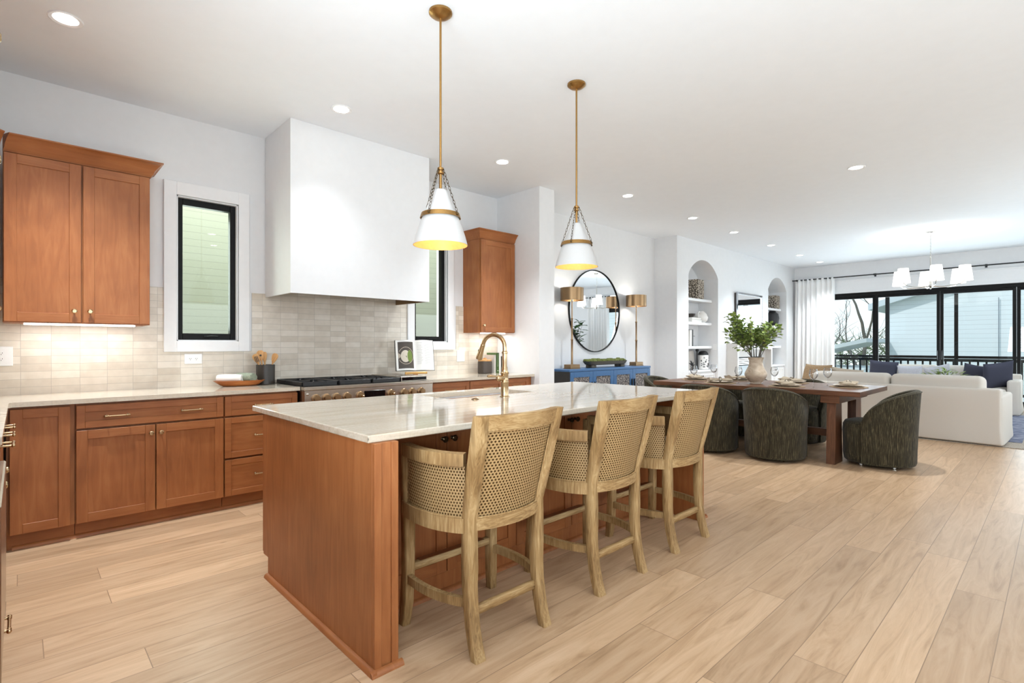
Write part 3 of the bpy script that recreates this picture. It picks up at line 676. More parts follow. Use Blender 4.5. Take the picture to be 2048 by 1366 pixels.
b = MB(); b.box((rx0+.01, ry+.005, .22), (rx1-.01, ry+.03, .725), .004); od = b.build('oven_door', STEEL, t, smooth=False, shift=sh)
b = MB(); b.box((rx0+.25, ry+.003, .33), (rx1-.25, ry+.0055, .60)); b.build('door_glass', DARKG, od, smooth=False, shift=sh)
b = MB(); b.tube([(rx0+.08, ry+.006, .69), (rx0+.08, ry-.05, .69), (rx1-.08, ry-.05, .69), (rx1-.08, ry+.006, .69)], .013, 12); b.build('bar_handle', BRUSH, od, shift=sh)
b = MB(); b.box((rx0+.02, ry+.05, 0), (rx1-.02, YK-.05, .0895)); b.build('plinth', BLACK, t, smooth=False, shift=sh)
b = MB(); b.box((rx0+.004, ry+.076, .905), (rx1-.004, YK-.03, .912), .002); b.build('cooktop', DARKG, t, smooth=False, shift=sh)
gx = [rx0+.012, rx0+.335, rx0+.658, rx0+.965]
for a, c in zip(gx, gx[1:]):
    b = MB(); a, c = a+.004, c-.004; y0, y1, zt = ry+.085, YK-.075, .950; q = .012
    for x in (a, c-q): b.box((x, y0, .914), (x+q, y1, zt), .003)
    for y in (y0, (y0+y1)/2-q/2, y1-q): b.box((a, y, .914 if y != (y0+y1)/2-q/2 else .930), (c, y+q, zt), .003)
    for cy in (y0+(y1-y0)*.25, y0+(y1-y0)*.75):
        cx = (a+c)/2
        for k in range(8):
            an = PI/8+k*PI/4; d = Vector((math.cos(an), math.sin(an))); r1 = min(abs((c-a)/2/d.x) if abs(d.x) > 1e-3 else 9, abs((y1-y0)/4/d.y) if abs(d.y) > 1e-3 else 9)
            b.tube([(cx+d.x*.045, cy+d.y*.045, zt-.004), (cx+d.x*r1, cy+d.y*r1, zt-.008)], .0065, 6)
    gr = b.build('grate', BLKIRON, t, smooth=False, shift=sh)
    for cy in (y0+(y1-y0)*.25, y0+(y1-y0)*.75):
        b = MB(); b.lathe([(.055, .9125), (.055, .920), (.042, .924), (.042, .932), (.034, .936), (0, .936)], ((a+c)/2, cy, 0), 20); b.build('burner', BLKIRON, gr, shift=sh)
b = MB(); b.box((gx[3]+.004, ry+.085, .9125), (rx1-.016, YK-.075, .956), .003); b.build('griddle_cover', STEEL, t, smooth=False, shift=sh)
b = MB(); b.box((gx[3]+.012, ry+.0835, .918), (rx1-.022, ry+.0848, .950)); b.build('griddle_front', DARKG, t, smooth=False, shift=sh)

# ------------------------------------------------------------------ island
t = thing('kitchen_island', 'large stained maple kitchen island with doors behind the stools', 'island', (2.32, 2.4, 0)); sh = t.location.copy()
ix0, ix1, iy0, iy1 = .988, 3.65, 1.805, 3.052
b = MB(); b.box((ix0+.022, 2.172, .0), (ix1-.022, 2.98, .62)); b.box((ix0+.022, 2.98, .105), (ix1-.022, iy1-.001, .62))
b.box((ix0+.022, 2.172, .62), (1.99, iy1-.001, .8835)); b.box((2.83, 2.172, .62), (ix1-.022, iy1-.001, .8835)); b.box((1.99, 2.172, .62), (2.83, 2.68, .8835)); b.build('carcass', MAPLE, t, smooth=False, shift=sh)
for x0, x1 in ((ix0, ix0+.0215), (ix1-.0215, ix1)):
    b = MB(); b.box((x0, iy0+.022, 0), (x1, 2.978, .8835), .001); b.box((x0, 2.978, .105), (x1, iy1-.003, .8835), .001); b.build('end_panel', MAPLE, t, smooth=False, shift=sh)
for x0, x1 in ((ix0, ix0+.104), (ix1-.104, ix1)):
    b = MB(); b.box((x0+.022, iy0+.0225, 0), (x1-.022, 2.171, .8835)); 
    b.box((x0, iy0, 0), (x0+.030, iy0+.0215, .8835), .0015); b.box((x0+.0305, iy0+.006, 0), (x1-.0305, iy0+.0215, .8835)); b.box((x1-.030, iy0, 0), (x1, iy0+.0215, .8835), .0015); b.box((x1-.0215 if x0 < 2 else x0, iy0+.022, 0), (x1 if x0 < 2 else x0+.0215, 2.171, .8835))
    b.build('leg_panel', MAPLE, t, smooth=False, shift=sh)
dx0, dx1 = ix0+.105, ix1-.105; dw = (dx1-dx0)/5
for k in range(5):
    x0 = dx0+k*dw; kx = {0: x0+dw-.030, 1: x0+.030, 2: x0+dw-.030, 3: x0+.030, 4: x0+.030}[k]
    g = .0025; bb = shaker(x0+g, x0+dw-g, .112, .872, .062, y=2.150)
    o = bb.build('door', [MAPLE, MAPLEH], t, smooth=False, shift=sh)
    kb = knob_mb(kx, .79, 1.05, 2.150); kb.build('knob', DKSTEEL, o, shift=sh)
for k in range(4):
    w4 = (ix1-ix0-.004)/4; x0 = ix0+.002+k*w4; bb = shaker(x0+.002, x0+w4-.002, .112, .872, .062); bb.xf(Matrix.Rotation(PI, 4, 'Z')); bb.xf(Matrix.Translation((2*x0+w4, iy1+.0205, 0)))
    o = bb.build('door', [MAPLE, MAPLEH], t, smooth=False, shift=sh)
    kb = knob_mb(0, .79); kb.xf(Matrix.Rotation(PI, 4, 'Z')); kb.xf(Matrix.Translation((x0+(w4-.035 if k % 2 == 0 else .035), iy1+.0205, 0))); kb.build('knob', CHAMP, o, shift=sh)
b = MB(); qround(b, (ix0-.0004, iy0-.019, 0), (ix0-.0004, 2.98, 0), (-1, 0, 0), .021); qround(b, (ix0-.021, iy0-.0004, 0), (ix0+.118, iy0-.0004, 0), (0, -1, 0), .021); qround(b, (ix1-.11, iy0-.0004, 0), (ix1+.021, iy0-.0004, 0), (0, -1, 0), .021); qround(b, (ix1+.0004, iy0-.019, 0), (ix1+.0004, 2.98, 0), (1, 0, 0), .021)
qround(b, (dx0, 2.1715, 0), (dx1, 2.1715, 0), (0, -1, 0), .021)
b.build('shoe_moulding', MAPLEY, t, shift=sh)
# worktop with sink cut-out
cx0, cx1, cy0, cy1 = .975, 3.85, 1.832, 3.20; sx0, sx1, sy0, sy1 = 2.02, 2.80, 2.715, 3.085
b = MB()
def ringquad(z, flip):
    return
O = [(cx0, cy0), (cx1, cy0), (cx1, cy1), (cx0, cy1)]; I = [(sx0, sy0), (sx1, sy0), (sx1, sy1), (sx0, sy1)]
B = b.bm
vo = {z: [B.verts.new((x, y, z)) for x, y in O] for z in (.884, .914)}; vi = {z: [B.verts.new((x, y, z)) for x, y in I] for z in (.884, .914)}
for z in (.884, .914):
    for i in range(4): j = (i+1) % 4; B.faces.new((vo[z][i], vo[z][j], vi[z][j], vi[z][i]))
for v in (vo, vi):
    for i in range(4): j = (i+1) % 4; B.faces.new((v[.884][i], v[.884][j], v[.914][j], v[.914][i]))
es = [e for e in B.edges if all(v in vo[.914]+vo[.884] for v in e.verts) and (abs(e.verts[0].co.z-e.verts[1].co.z) < 1e-6 or True)]
bmesh.ops.bevel(B, geom=es, offset=.004, segments=2, profile=.5, affect='EDGES')
tag(b.build('countertop', STONE, smooth=False), 'long cream stone slab on top of the kitchen island', 'countertop')
t = thing('sink', 'undermount sink set into the island worktop behind the faucet', 'sink', (2.41, 2.9, .65))
b = MB(); z0, z1, th = .66, .8838, .004; a0, a1, c0, c1 = sx0-.012, sx1+.012, sy0-.012, sy1+.012
for A, Bx in (((a0, c0, z0), (a1, c0+th, z1)), ((a0, c1-th, z0), (a1, c1, z1)), ((a0, c0, z0), (a0+th, c1, z1)), ((a1-th, c0, z0), (a1, c1, z1)), ((a0, c0, z0-th), (a1, c1, z0))): b.box(A, Bx)
b.build('basin', WHITEC, t, smooth=False, shift=t.location)
b = MB(); b.lathe([(.045, .6605), (.045, .664), (.03, .664), (.02, .662), (0, .662)], (2.41, 2.98, 0), 20); b.build('drain', STEEL, t, shift=t.location)
t = thing('faucet', 'champagne brass gooseneck faucet rising from the island worktop', 'faucet', (2.373, 2.575, .914), math.radians(4))
b = MB(); b.lathe([(.033, 0), (.033, .004), (.027, .007), (.0255, .012), (.0255, .095), (.027, .098), (.027, .104), (.0245, .108), (.0245, .150), (.0285, .156), (.0285, .164), (.022, .170), (.020, .20), (.0165, .206), (.0165, .29), (.020, .294), (.020, .303), (.0155, .307), (.015, .31)]); b.build('body', CHAMP, t)
b = MB(); pts = [(0, 0, .305), (0, 0, .33)]+[(0, .105-.105*math.cos(a), .335+.085*math.sin(a)*1.0) for a in [PI*i/14*.93 for i in range(1, 15)]]
b.tube(pts, .0142, 14); b.build('spout', CHAMP, t)
e = Vector(pts[-1]); d = (Vector(pts[-1])-Vector(pts[-2])).normalized()
b = MB(); b.tube([e, e+d*.004, e+d*.006, e+d*.018, e+d*.02, e+d*.06, e+d*.105, e+d*.112], [.0150, .0165, .0165, .0165, .0160, .0185, .0235, .0215], 16); hd = b.build('spray_head', CHAMP, t)
b = MB(); q = e+d*.06; b.box((q.x-.008, q.y+.014, q.z-.02), (q.x+.008, q.y+.024, q.z+.02), .004); b.build('spray_button', DKSTEEL, hd)
b = MB(); b.tube([(-.01, 0, .128), (-.045, .004, .128)], [.020, .017], 14); b.sphere((-.052, .004, .128), (.022, .020, .022), 14); b.tube([(-.06, .004, .135), (-.085, .004, .142), (-.098, .004, .143), (-.15, .004, .146), (-.158, .004, .146)], [.007, .006, .0075, .0095, .006], 10); b.build('lever_handle', CHAMP, t)
b = MB(); b.lathe([(.024, 0), (.024, .003), (.020, .006), (.011, .007), (.011, .010), (0, .010)], (2.122, 2.583, .9142), 20); tag(b.build('disposal_button', BRUSH), 'small round brass air switch in the island worktop', 'switch')

# ------------------------------------------------------------------ bar stools
def lean(z):     # how far the back frame sits towards the island at height z
    if z < .30: k = z/.30; return .052*(1-(1-k)**2.2)
    if z < .56: return .052
    return .052-.30*(z-.56)**1.0*.80
def make_stool(label):
    t = thing('bar_stool', label, 'stool', (0,0,0), 0, 'cane bar stools along the island')
    hb = .222
    def backbow(u): return -.038*(1-(2*u-1)**2)          # barrel curve of the back
    for s in (-1, 1):                                      # rear legs run up as back posts
        b = MB(); zs = [0, .06, .12, .2, .28, .36, .45, .56, .65, .75, .85, .93, .985]; rows = []
        for z in zs:
            fl = .024*max(0, (z-.56)/.42); xo = s*(hb+fl); xi = s*(hb+fl-(.050 if z > .4 else .052)); d = .044 if z > .2 else .040
            y0 = lean(z); rows.append([(xi, y0-.003, z), (xo, y0, z), (xo, y0+d, z), (xi, y0+d, z)])
        b.ring(rows)
        es = [e for e in b.bm.edges if abs(e.verts[0].co.z-e.verts[1].co.z) > .02]
        bmesh.ops.bevel(b.bm, geom=es, offset=.006, segments=2, profile=.5, affect='EDGES')
        b.build('rear_leg', OAKC, t, angle=50)
        b = MB(); rows = []
        for z, xo, y in [(0, .281, .482), (.1, .276, .478), (.25, .272, .474), (.45, .272, .474), (.56, .274, .474), (.80, .276, .474)]:
            w = .040 if z < .1 else .046; rows.append([(s*(xo-w), y-w, z), (s*xo, y-w, z), (s*xo, y, z), (s*(xo-w), y, z)])
        b.ring(rows); es = [e for e in b.bm.edges if abs(e.verts[0].co.z-e.verts[1].co.z) > .02]; bmesh.ops.bevel(b.bm, geom=es, offset=.005, segments=2, profile=.5, affect='EDGES')
        b.build('front_leg', OAKC, t, angle=50)
    def arcpath(xa, n=14, ext=0): return [(-xa+2*xa*i/n, backbow(i/n)) for i in range(n+1)]
    def bend(z0ref=None): return lambda v: (v.x*(1+.11*max(0, (v.z-.56)/.42)), v.y+lean(v.z)+.018, v.z)
    b = MB(); b.sweep(arcpath(.180), .036, .924, .985); b.subdiv(0) if False else None; b.deform(bend()); b.build('top_rail', OAKCH, t, angle=50)
    b = MB(); b.sweep(arcpath(.180), .038, .507, .555); b.deform(bend()); b.build('back_seat_rail', OAKCH, t, angle=50)
    b = MB(); xa = .178
    b.grid(lambda u, v: (-xa+2*xa*u, backbow(u)-.004, .548+.382*v), 24, 10, lambda u, v: (2*xa*u, .382*v)); b.deform(bend()); b.build('cane_back', CANE, t)
    b = MB(); b.grid(lambda u, v: (-xa+2*xa*u, backbow(u)+.010, .548+.382*v), 16, 6); b.deform(bend()); b.build('inner_lining', LINING, t)
    b = MB()
    for zz in (.558, .920): b.tube([(x, y-.016, zz) for x, y in arcpath(.172)], .004, 6)
    for s in (-1, 1): b.tube([(s*.172, backbow((s*.172+.172)/.344)-.014, .558+.362*k/8) for k in range(9)], .004, 6)
    b.deform(bend()); b.build('back_beading', OAKC, t)
    for s in (-1, 1):
        P = [(s*x, y) for x, y in bez((.212, .085), (.315, .22), (.262, .452), 14)]
        b = MB(); b.sweep(P, .044, .772, .822); b.build('arm_rest', OAKC, t, angle=50)
        b = MB(); b.sweep(P, .036, .500, .560); b.build('side_seat_rail', OAKC, t, angle=50)
        L = sum((Vector(p)-Vector(q)).length for p, q in zip(P, P[1:]))
        def pt(u, v, P=P):
            k = u*(len(P)-1); i = min(int(k), len(P)-2); f = k-i; return (P[i][0]*(1-f)+P[i+1][0]*f, P[i][1]*(1-f)+P[i+1][1]*f, .555+.222*v)
        b = MB(); b.grid(pt, 18, 6, lambda u, v: (L*u, .222*v)); b.build('cane_side', CANE, t)
        b = MB(); b.grid(lambda u, v, pt=pt, s=s: (lambda p: (p[0]-s*.012, p[1], p[2]))(pt(u, v)), 14, 3); b.build('inner_lining', LINING, t)
        off = .016
        for zz in (.563, .769):
            b = MB(); b.tube([(x+s*off, y, zz) for x, y in P], .0035, 6); b.build('side_beading', OAKC, t)
        P2 = [(s*x, y) for x, y in bez((.200, .085), (.285, .22), (.252, .45), 12)]
        b = MB(); b.sweep(P2, .024, .195, .232); b.build('side_stretcher', OAKC, t, angle=50)
    b = MB(); b.box((-.20, .058, .155), (.20, .084, .192), .004); b.build('back_stretcher', OAKCH, t, angle=50)
    b = MB(); b.box((-.245, .436, .238), (.245, .470, .272), .004); fr = b.build('foot_rail', OAKCH, t, angle=50)
    b = MB(); b.box((-.19, .4355, .2722), (.19, .4715, .2752)); b.build('kick_plate', BRUSH, fr, smooth=False)
    b = MB(); b.box((-.235, .435, .50), (.235, .47, .558), .004); b.build('front_seat_rail', OAKCH, t, angle=50)
    Q = [(-.165, .10), (.165, .10), (.238, .22), (.222, .43), (-.222, .43), (-.238, .22)]
    b = MB(); b.prism(Q, .545, .62); bmesh.ops.bevel(b.bm, geom=b.bm.edges[:], offset=.018, segments=3, profile=.5, affect='EDGES'); b.build('seat_cushion', LINEN, t)
    return t
s1 = make_stool('cane and limed oak bar stool nearest the camera, at the near end of the island')
s1.location = (1.531, 1.586, 0)
s2 = dup(s1, (2.331, 1.586, 0), 0, 'cane and limed oak bar stool in the middle of the island row')
s3 = dup(s1, (3.098, 1.596, 0), 0, 'cane and limed oak bar stool farthest along the island, next to the dining chairs')

# ------------------------------------------------------------------ pendants, downlights, chandelier
def make_pendant(label):
    t = thing('pendant_lamp', label, 'pendant', (0, 0, CEIL), 0, 'pendants over the island')
    b = MB(); b.lathe([(.066, 0), (.067, -.006), (.066, -.012), (.05, -.026), (.03, -.034), (.012, -.038), (.0, -.038)]); b.build('ceiling_canopy', BRASS, t)
    b = MB(); b.cyl((0,0,-.036), (0,0,-.905), .0065, seg=12); b.cyl((0,0,-.905), (0,0,-1.045), .0085, seg=12); b.build('rod', BRASS, t)
    b = MB(); b.lathe([(.012, -.885), (.018, -.89), (.018, -.902), (.013, -.905), (.013, -.912), (.018, -.914), (.018, -.922), (.009, -.926)]); b.build('hub', BRASS, t)
    prof = [(.030, -1.014), (.038, -1.018), (.050, -1.05), (.075, -1.11), (.103, -1.17), (.124, -1.228), (.142, -1.28), (.155, -1.33)]
    rows = lambda P, d: [(r+d, z) for r, z in P]
    b = MB(); b.lathe(rows(prof, 0), seg=40, caps=False); sh = b.build('shade', PENDW, t)
    b = MB(); b.lathe(rows(prof, -.0035), seg=40, caps=False); b.lathe([(.155, -1.33), (.1515, -1.33)], seg=40, caps=False); b.build('shade_lining', PENDG, t)
    b = MB(); b.lathe([(.106, -1.150), (.1085, -1.150), (.1165, -1.176), (.112, -1.176)], seg=40, caps=False); b.build('shade_band', BRASS, t)
    b = MB(); b.lathe([(.012, -1.05), (.016, -1.10), (.03, -1.13), (.036, -1.16), (.026, -1.19), (0, -1.197)], seg=16); b.build('bulb', BULB, t)
    for k in range(4):
        a = math.radians(20)+k*PI/2; d = Vector((math.cos(a), math.sin(a), 0)); p0 = d*.020+Vector((0,0,-.900)); p1 = d*.117+Vector((0,0,-1.166)); b = MB(); n = 13
        ax = (p1-p0)/n; dirv = ax.normalized(); side = dirv.cross(Vector((-d.y, d.x, 0))).normalized(); tang = Vector((-d.y, d.x, 0))
        for i in range(n):
            c = p0+ax*(i+.5); w = tang if i % 2 == 0 else side; L = ax.length*.62
            b.tube([c+dirv*L*math.cos(q)+w*.0055*math.sin(q) for q in [2*PI*j/10 for j in range(11)]], .0013, 5, caps=False)
        b.sphere(p0, .004, 8); b.sphere(p1, .005, 8); b.build('chain', DKCHAIN, t)
    return t
p1 = make_pendant('white cone pendant with gold lining over the near end of the island'); p1.location = (1.745, 2.433, CEIL)
p2 = dup(p1, (2.944, 2.425, CEIL), 0, 'white cone pendant with gold lining over the far end of the island')
for i, p in enumerate(((1.745, 2.433), (2.944, 2.425))): light('pendant_bulb_light', 'POINT', (p[0], p[1], CEIL-1.235), 1.3, (1, .9, .76), shadow_soft_size=.03)

def make_downlight(label):
    t = thing('downlight', label, 'ceiling light', (0,0,0), 0, 'recessed ceiling lights')
    b = MB(); b.lathe([(.082, -.0005), (.083, -.004), (.078, -.007), (.060, -.003), (.060, -.0006)], seg=32, caps=False); b.build('trim_ring', TRIMW, t)
    b = MB(); b.lathe([(.0605, -.0022), (.03, -.0026), (0, -.0026)], seg=28); b.build('lens', LENS, t)
    return t
DL = [(.20, 3.985, 'above the left corner cabinets'), (1.885, 3.985, 'in front of the white range hood'), (3.64, 3.985, 'between the hood and the second pendant'), (5.62, 3.79, 'just beyond the white wall end'),
      (7.31, 3.79, 'in the row left of the first arched niche'), (8.74, 3.79, 'above the first arched niche'), (10.39, 3.80, 'above the fireplace'), (11.98, 3.80, 'above the second arched niche'), (13.30, 3.80, 'last one, nearest the curtain'), (6.50, 1.507, 'alone on the right over the dining table end')]
d0 = None
for x, y, tx in DL:
    lab = 'round recessed ceiling light '+tx
    if d0 is None: d0 = make_downlight(lab); d0.location = (x, y, CEIL)
    else: dup(d0, (x, y, CEIL), 0, lab)
    light('downlight_beam', 'SPOT', (x, y, CEIL-.02), 30 if 1.5 < x < 2.2 else (190 if x < 1 else (150 if x < 5 else 130)), (.90, .955, 1), spot_size=math.radians(92), spot_blend=1.0, shadow_soft_size=.05)
for x, y in ((.4, 1.0), (2.4, .2), (2.7, -.9), (4.6, -1.8), (1.4, -1.9), (8.4, -1.4), (11.0, -1.4), (13.0, -1.0)):   # ceiling lights added outside the picture to brighten the room
    dup(d0, (x, y, CEIL), 0, 'round ceiling light added outside the picture')
    light('downlight_beam', 'SPOT', (x, y, CEIL-.02), 5, (.92, .965, 1), spot_size=math.radians(136), spot_blend=1.0, shadow_soft_size=.05)

t = thing('chandelier', 'nickel six-arm chandelier with white shades hanging over the living area', 'chandelier', (11.11, 1.51, CEIL), math.radians(46.5))
b = MB(); b.lathe([(.075, 0), (.075, -.012), (.06, -.022), (.012, -.028), (0, -.028)]); b.build('ceiling_canopy', NICKEL, t)
b = MB(); n = 16
for i in range(n):
    c = Vector((0, 0, -.03-.40*(i+.5)/n)); wv = Vector((1,0,0)) if i % 2 else Vector((0,1,0))
    b.tube([c+Vector((0,0,1))*.0165*math.cos(q)+wv*.009*math.sin(q) for q in [2*PI*j/10 for j in range(11)]], .0022, 5, caps=False)
b.build('chain', NICKEL, t)
b = MB(); b.lathe([(.004, -.42), (.012, -.43), (.012, -.80), (.022, -.83), (.022, -.875), (.035, -.90), (.03, -.925), (.012, -.94), (.012, -.955), (0, -.962)]); b.build('stem', NICKEL, t)
for k in range(6):
    a = math.radians(30+60*k); d = Vector((math.cos(a), math.sin(a), 0)); b = MB(); R = .46
    b.tube([d*.02+Vector((0,0,-.905)), d*.16+Vector((0,0,-.925)), d*.30+Vector((0,0,-.92)), d*(R-.05)+Vector((0,0,-.90)), d*(R-.01)+Vector((0,0,-.86)), d*R+Vector((0,0,-.80)), d*R+Vector((0,0,-.74))], .0065, 8)
    b.lathe([(.018, -.80), (.02, -.79), (.012, -.785)], tuple(d*R), 12)
    ar = b.build('arm', NICKEL, t)
    b = MB(); b.lathe([(.103, -.86), (.074, -.615)], tuple(d*R), 24, caps=False); b.lathe([(.101, -.86), (.072, -.615)], tuple(d*R), 24, caps=False); b.build('shade', SHADEW, ar)
for k in range(6):
    a = math.radians(30+60*k+46.5); light('chandelier_bulb', 'POINT', (11.11+.46*math.cos(a), 1.51+.46*math.sin(a), CEIL-.72), 3.0, (1, .96, .9), shadow_soft_size=.03)

# ------------------------------------------------------------------ things on the kitchen worktops
ZC = .9142
t = thing('dough_bowl', 'boat shaped wooden bowl holding two rolled towels beside the dark crock', 'bowl', (1.372, 4.83, ZC), math.radians(-8))
b = MB()
def boat(L, W, z, e): return [(L*math.copysign(abs(math.cos(a))**e, math.cos(a)), W*math.copysign(abs(math.sin(a))**e, math.sin(a)), z) for a in [2*PI*i/36 for i in range(36)]]
b.ring([boat(.125, .05, 0, .8), boat(.15, .07, .012, .8), boat(.20, .095, .048, .9), boat(.188, .086, .048, .9), boat(.14, .06, .016, .8)]); b.build('wooden_shell', ACACIA, t)
def towel(label, m, loc, rz, L, r, flat):
    b = MB(); rows = []
    for i in range(9):
        u = -L/2+L*i/8; k = (1-.12*(2*i/8-1)**4); rows.append([(u, r*k*math.cos(a)*(1+.04*math.sin(3*a+i)), r*flat*k*math.sin(a)+r*flat) for a in [2*PI*j/20 for j in range(20)]])
    b.ring(rows)
    for q in (.3, .55, .78):
        for sgn in (-1, 1): b.tube([(sgn*(L/2+.001), r*q*math.cos(a), r*flat*q*math.sin(a)+r*flat) for a in [2*PI*j/16 for j in range(17)]], .003, 5)
    o = b.build('rolled_towel', m); o.location = loc; o.rotation_euler = (0, 0, rz); tag(o, label, 'towel', 'rolled towels in the wooden bowl'); return o
towel('plain white rolled towel lying in the wooden bowl', WHITET, (1.30, 4.845, ZC+.03), math.radians(-38), .19, .042, .85)
towel('green and white striped rolled towel lying in the wooden bowl', GREENT, (1.42, 4.835, ZC+.03), math.radians(-62), .17, .047, .85)
t = thing('utensil_crock', 'dark cylindrical crock holding wooden utensils left of the range', 'crock', (1.60, 4.885, ZC))
b = MB(); b.lathe([(.070, 0), (.0765, .004), (.0775, .17), (.0765, .174), (.071, .174), (.070, .165), (.068, .012), (0, .010)], seg=36); b.build('pot_wall', CERB, t)
def utensil(kind, label, x, y, tilt, az, L, hw, slots=0, hole=0):
    b = MB(); hl = .095; rows = []
    for i in range(7): z = (L-hl)*i/6; rr = .006; rows.append([(rr*math.cos(a), rr*math.sin(a)*.9, z) for a in [2*PI*j/10 for j in range(10)]])
    for i in range(1, 10):
        k = i/9; wd = .006+(hw-.006)*math.sin(min(1, k*1.25)*PI/2)*(1 if k < .7 else math.sqrt(max(.02, 1-((k-.7)/.31)**2))); th = .006-.003*k
        rows.append([(wd*math.cos(a), th*math.sin(a)-.006*k*k, L-hl+hl*k) for a in [2*PI*j/10 for j in range(10)]])
    b.ring(rows); o = b.build(kind, SPOONW); o.location = (x, y, ZC+.018); o.rotation_euler = (0, tilt, az); tag(o, label, 'kitchen utensil', 'wooden utensils in the crock')
    b = MB()
    for s in range(slots): q = (s-(slots-1)/2)*.012; b.box((q-.002, -.014, L-.075), (q+.002, .0035, L-.022))
    if hole: b.lathe([(.009, -.0035), (.009, .011), (0, .011)], (0, 0, L-.045), 14, 'y')
    if slots or hole: b.build('slots' if slots else 'hole', CERB, o, smooth=False)
utensil('slotted_spatula', 'slotted wooden spatula leaning left in the dark crock', 1.60, 4.885, math.radians(-19), math.radians(-25), .265, .030, slots=3)
utensil('wooden_turner', 'pale wooden turner with a round hole upright in the crock', 1.592, 4.892, math.radians(-7), math.radians(-25), .285, .031, hole=1)
utensil('wooden_spoon', 'wooden spoon half hidden behind the holed turner in the crock', 1.61, 4.905, math.radians(-3), math.radians(-10), .27, .022)
utensil('wooden_spoon', 'wooden spoon leaning right in the dark crock', 1.605, 4.885, math.radians(18), math.radians(-30), .268, .027)

# cookbook on its stand
t = thing('cookbook_stand', 'small brass and wood cookbook stand right of the range', 'book stand', (3.10, 4.80, ZC), math.radians(-20))
b = MB(); b.box((-.10, -.085, .0), (.10, .03, .018), .003); b.box((-.12, -.088, .040), (.12, -.070, .062), .003); b.build('ledge', BRASS, t, smooth=False)
b = MB(); b.box((-.02, -.03, .0185), (.02, -.012, .06)); b.box((-.018, -.085, .0185), (.018, -.07, .04)); b.xf(Matrix.Identity(4)); b.build('support', ACACIA, t, smooth=False)
t = thing('cookbook', 'open cookbook showing a dish photo and a page of text', 'book', (3.10, 4.80, ZC+.062), math.radians(-20))
tilt = Matrix.Rotation(math.radians(-14), 4, 'X')
H, Wp = .33, .205
def page(sgn, z0, thick): 
    def f(u, v):
        bow = .022*math.sin(PI*min(1, u*1.15))*(.5+.5*thick)+.012*u
        return (sgn*Wp*u*.985, -.068-bow*(1 if thick else .6)+.012*u, H*v)
    return f
b = MB()
for s in (-1, 1):
    b.box((s*.002, -.050, -.002), (s*(Wp+.006), -.046, H+.004))
b.xf(tilt); b.build('hard_cover', DKBOOK, t, smooth=False)
for s, nm in ((-1, 'left_page_block'), (1, 'right_page_block')):
    b = MB(); top = [page(s, 0, 1)(i/12, 0) for i in range(13)]
    poly = [(p[0], p[1]) for p in top]+[(s*Wp, -.0505), (0, -.0505)]
    b.prism(poly, 0, H); b.xf(tilt); pg = b.build(nm, PAPER, t)
    f = page(s, 0, 1)
    g = lambda u, v, f=f: (lambda p: (p[0], p[1]-.0006, p[2]))(f(u, v))
    if s < 0:
        b = MB(); b.grid(lambda u, v: g(.10+.80*u, .06+.88*v), 10, 8); b.xf(tilt); pi = b.build('dish_photo', PHOTO, pg)
        def disc(cu, cv, ru, rv, off, m, nm2, par):
            b = MB(); n = 28; ctr = g(cu, cv); V = [(ctr[0], ctr[1]-off, ctr[2])]
            for k in range(n):
                a = 2*PI*k/n; p = g(cu+ru*math.cos(a), cv+rv*math.sin(a)); V.append((p[0], p[1]-off, p[2]))
            b._faces(V, [(0, 1+k, 1+(k+1) % n) for k in range(n)]); b.xf(tilt); return b.build(nm2, m, par)
        disc(.50, .48, .40, .29, .0008, PLATE, 'plate_rim', pi); disc(.50, .48, .375, .27, .0014, PHOTO, 'plate_well', pi); disc(.53, .46, .24, .20, .002, FOODW, 'pale_food', pi); disc(.30, .46, .13, .20, .0026, FOODG, 'green_food', pi)
    else:
        b = MB(); rr = random.Random(3)
        for k in range(17):
            v = .90-.042*k-(.02 if k else 0)
            for c0, c1 in ((.10, .42), (.50, .90)):
                if k == 0 and c0 > .3: continue
                e = c1-rr.random()*.12
                b.grid(lambda u, q: g(c0+(e-c0)*u, v+.008*q), 4, 1)
        b.xf(tilt); b.build('text_lines', INK, pg)

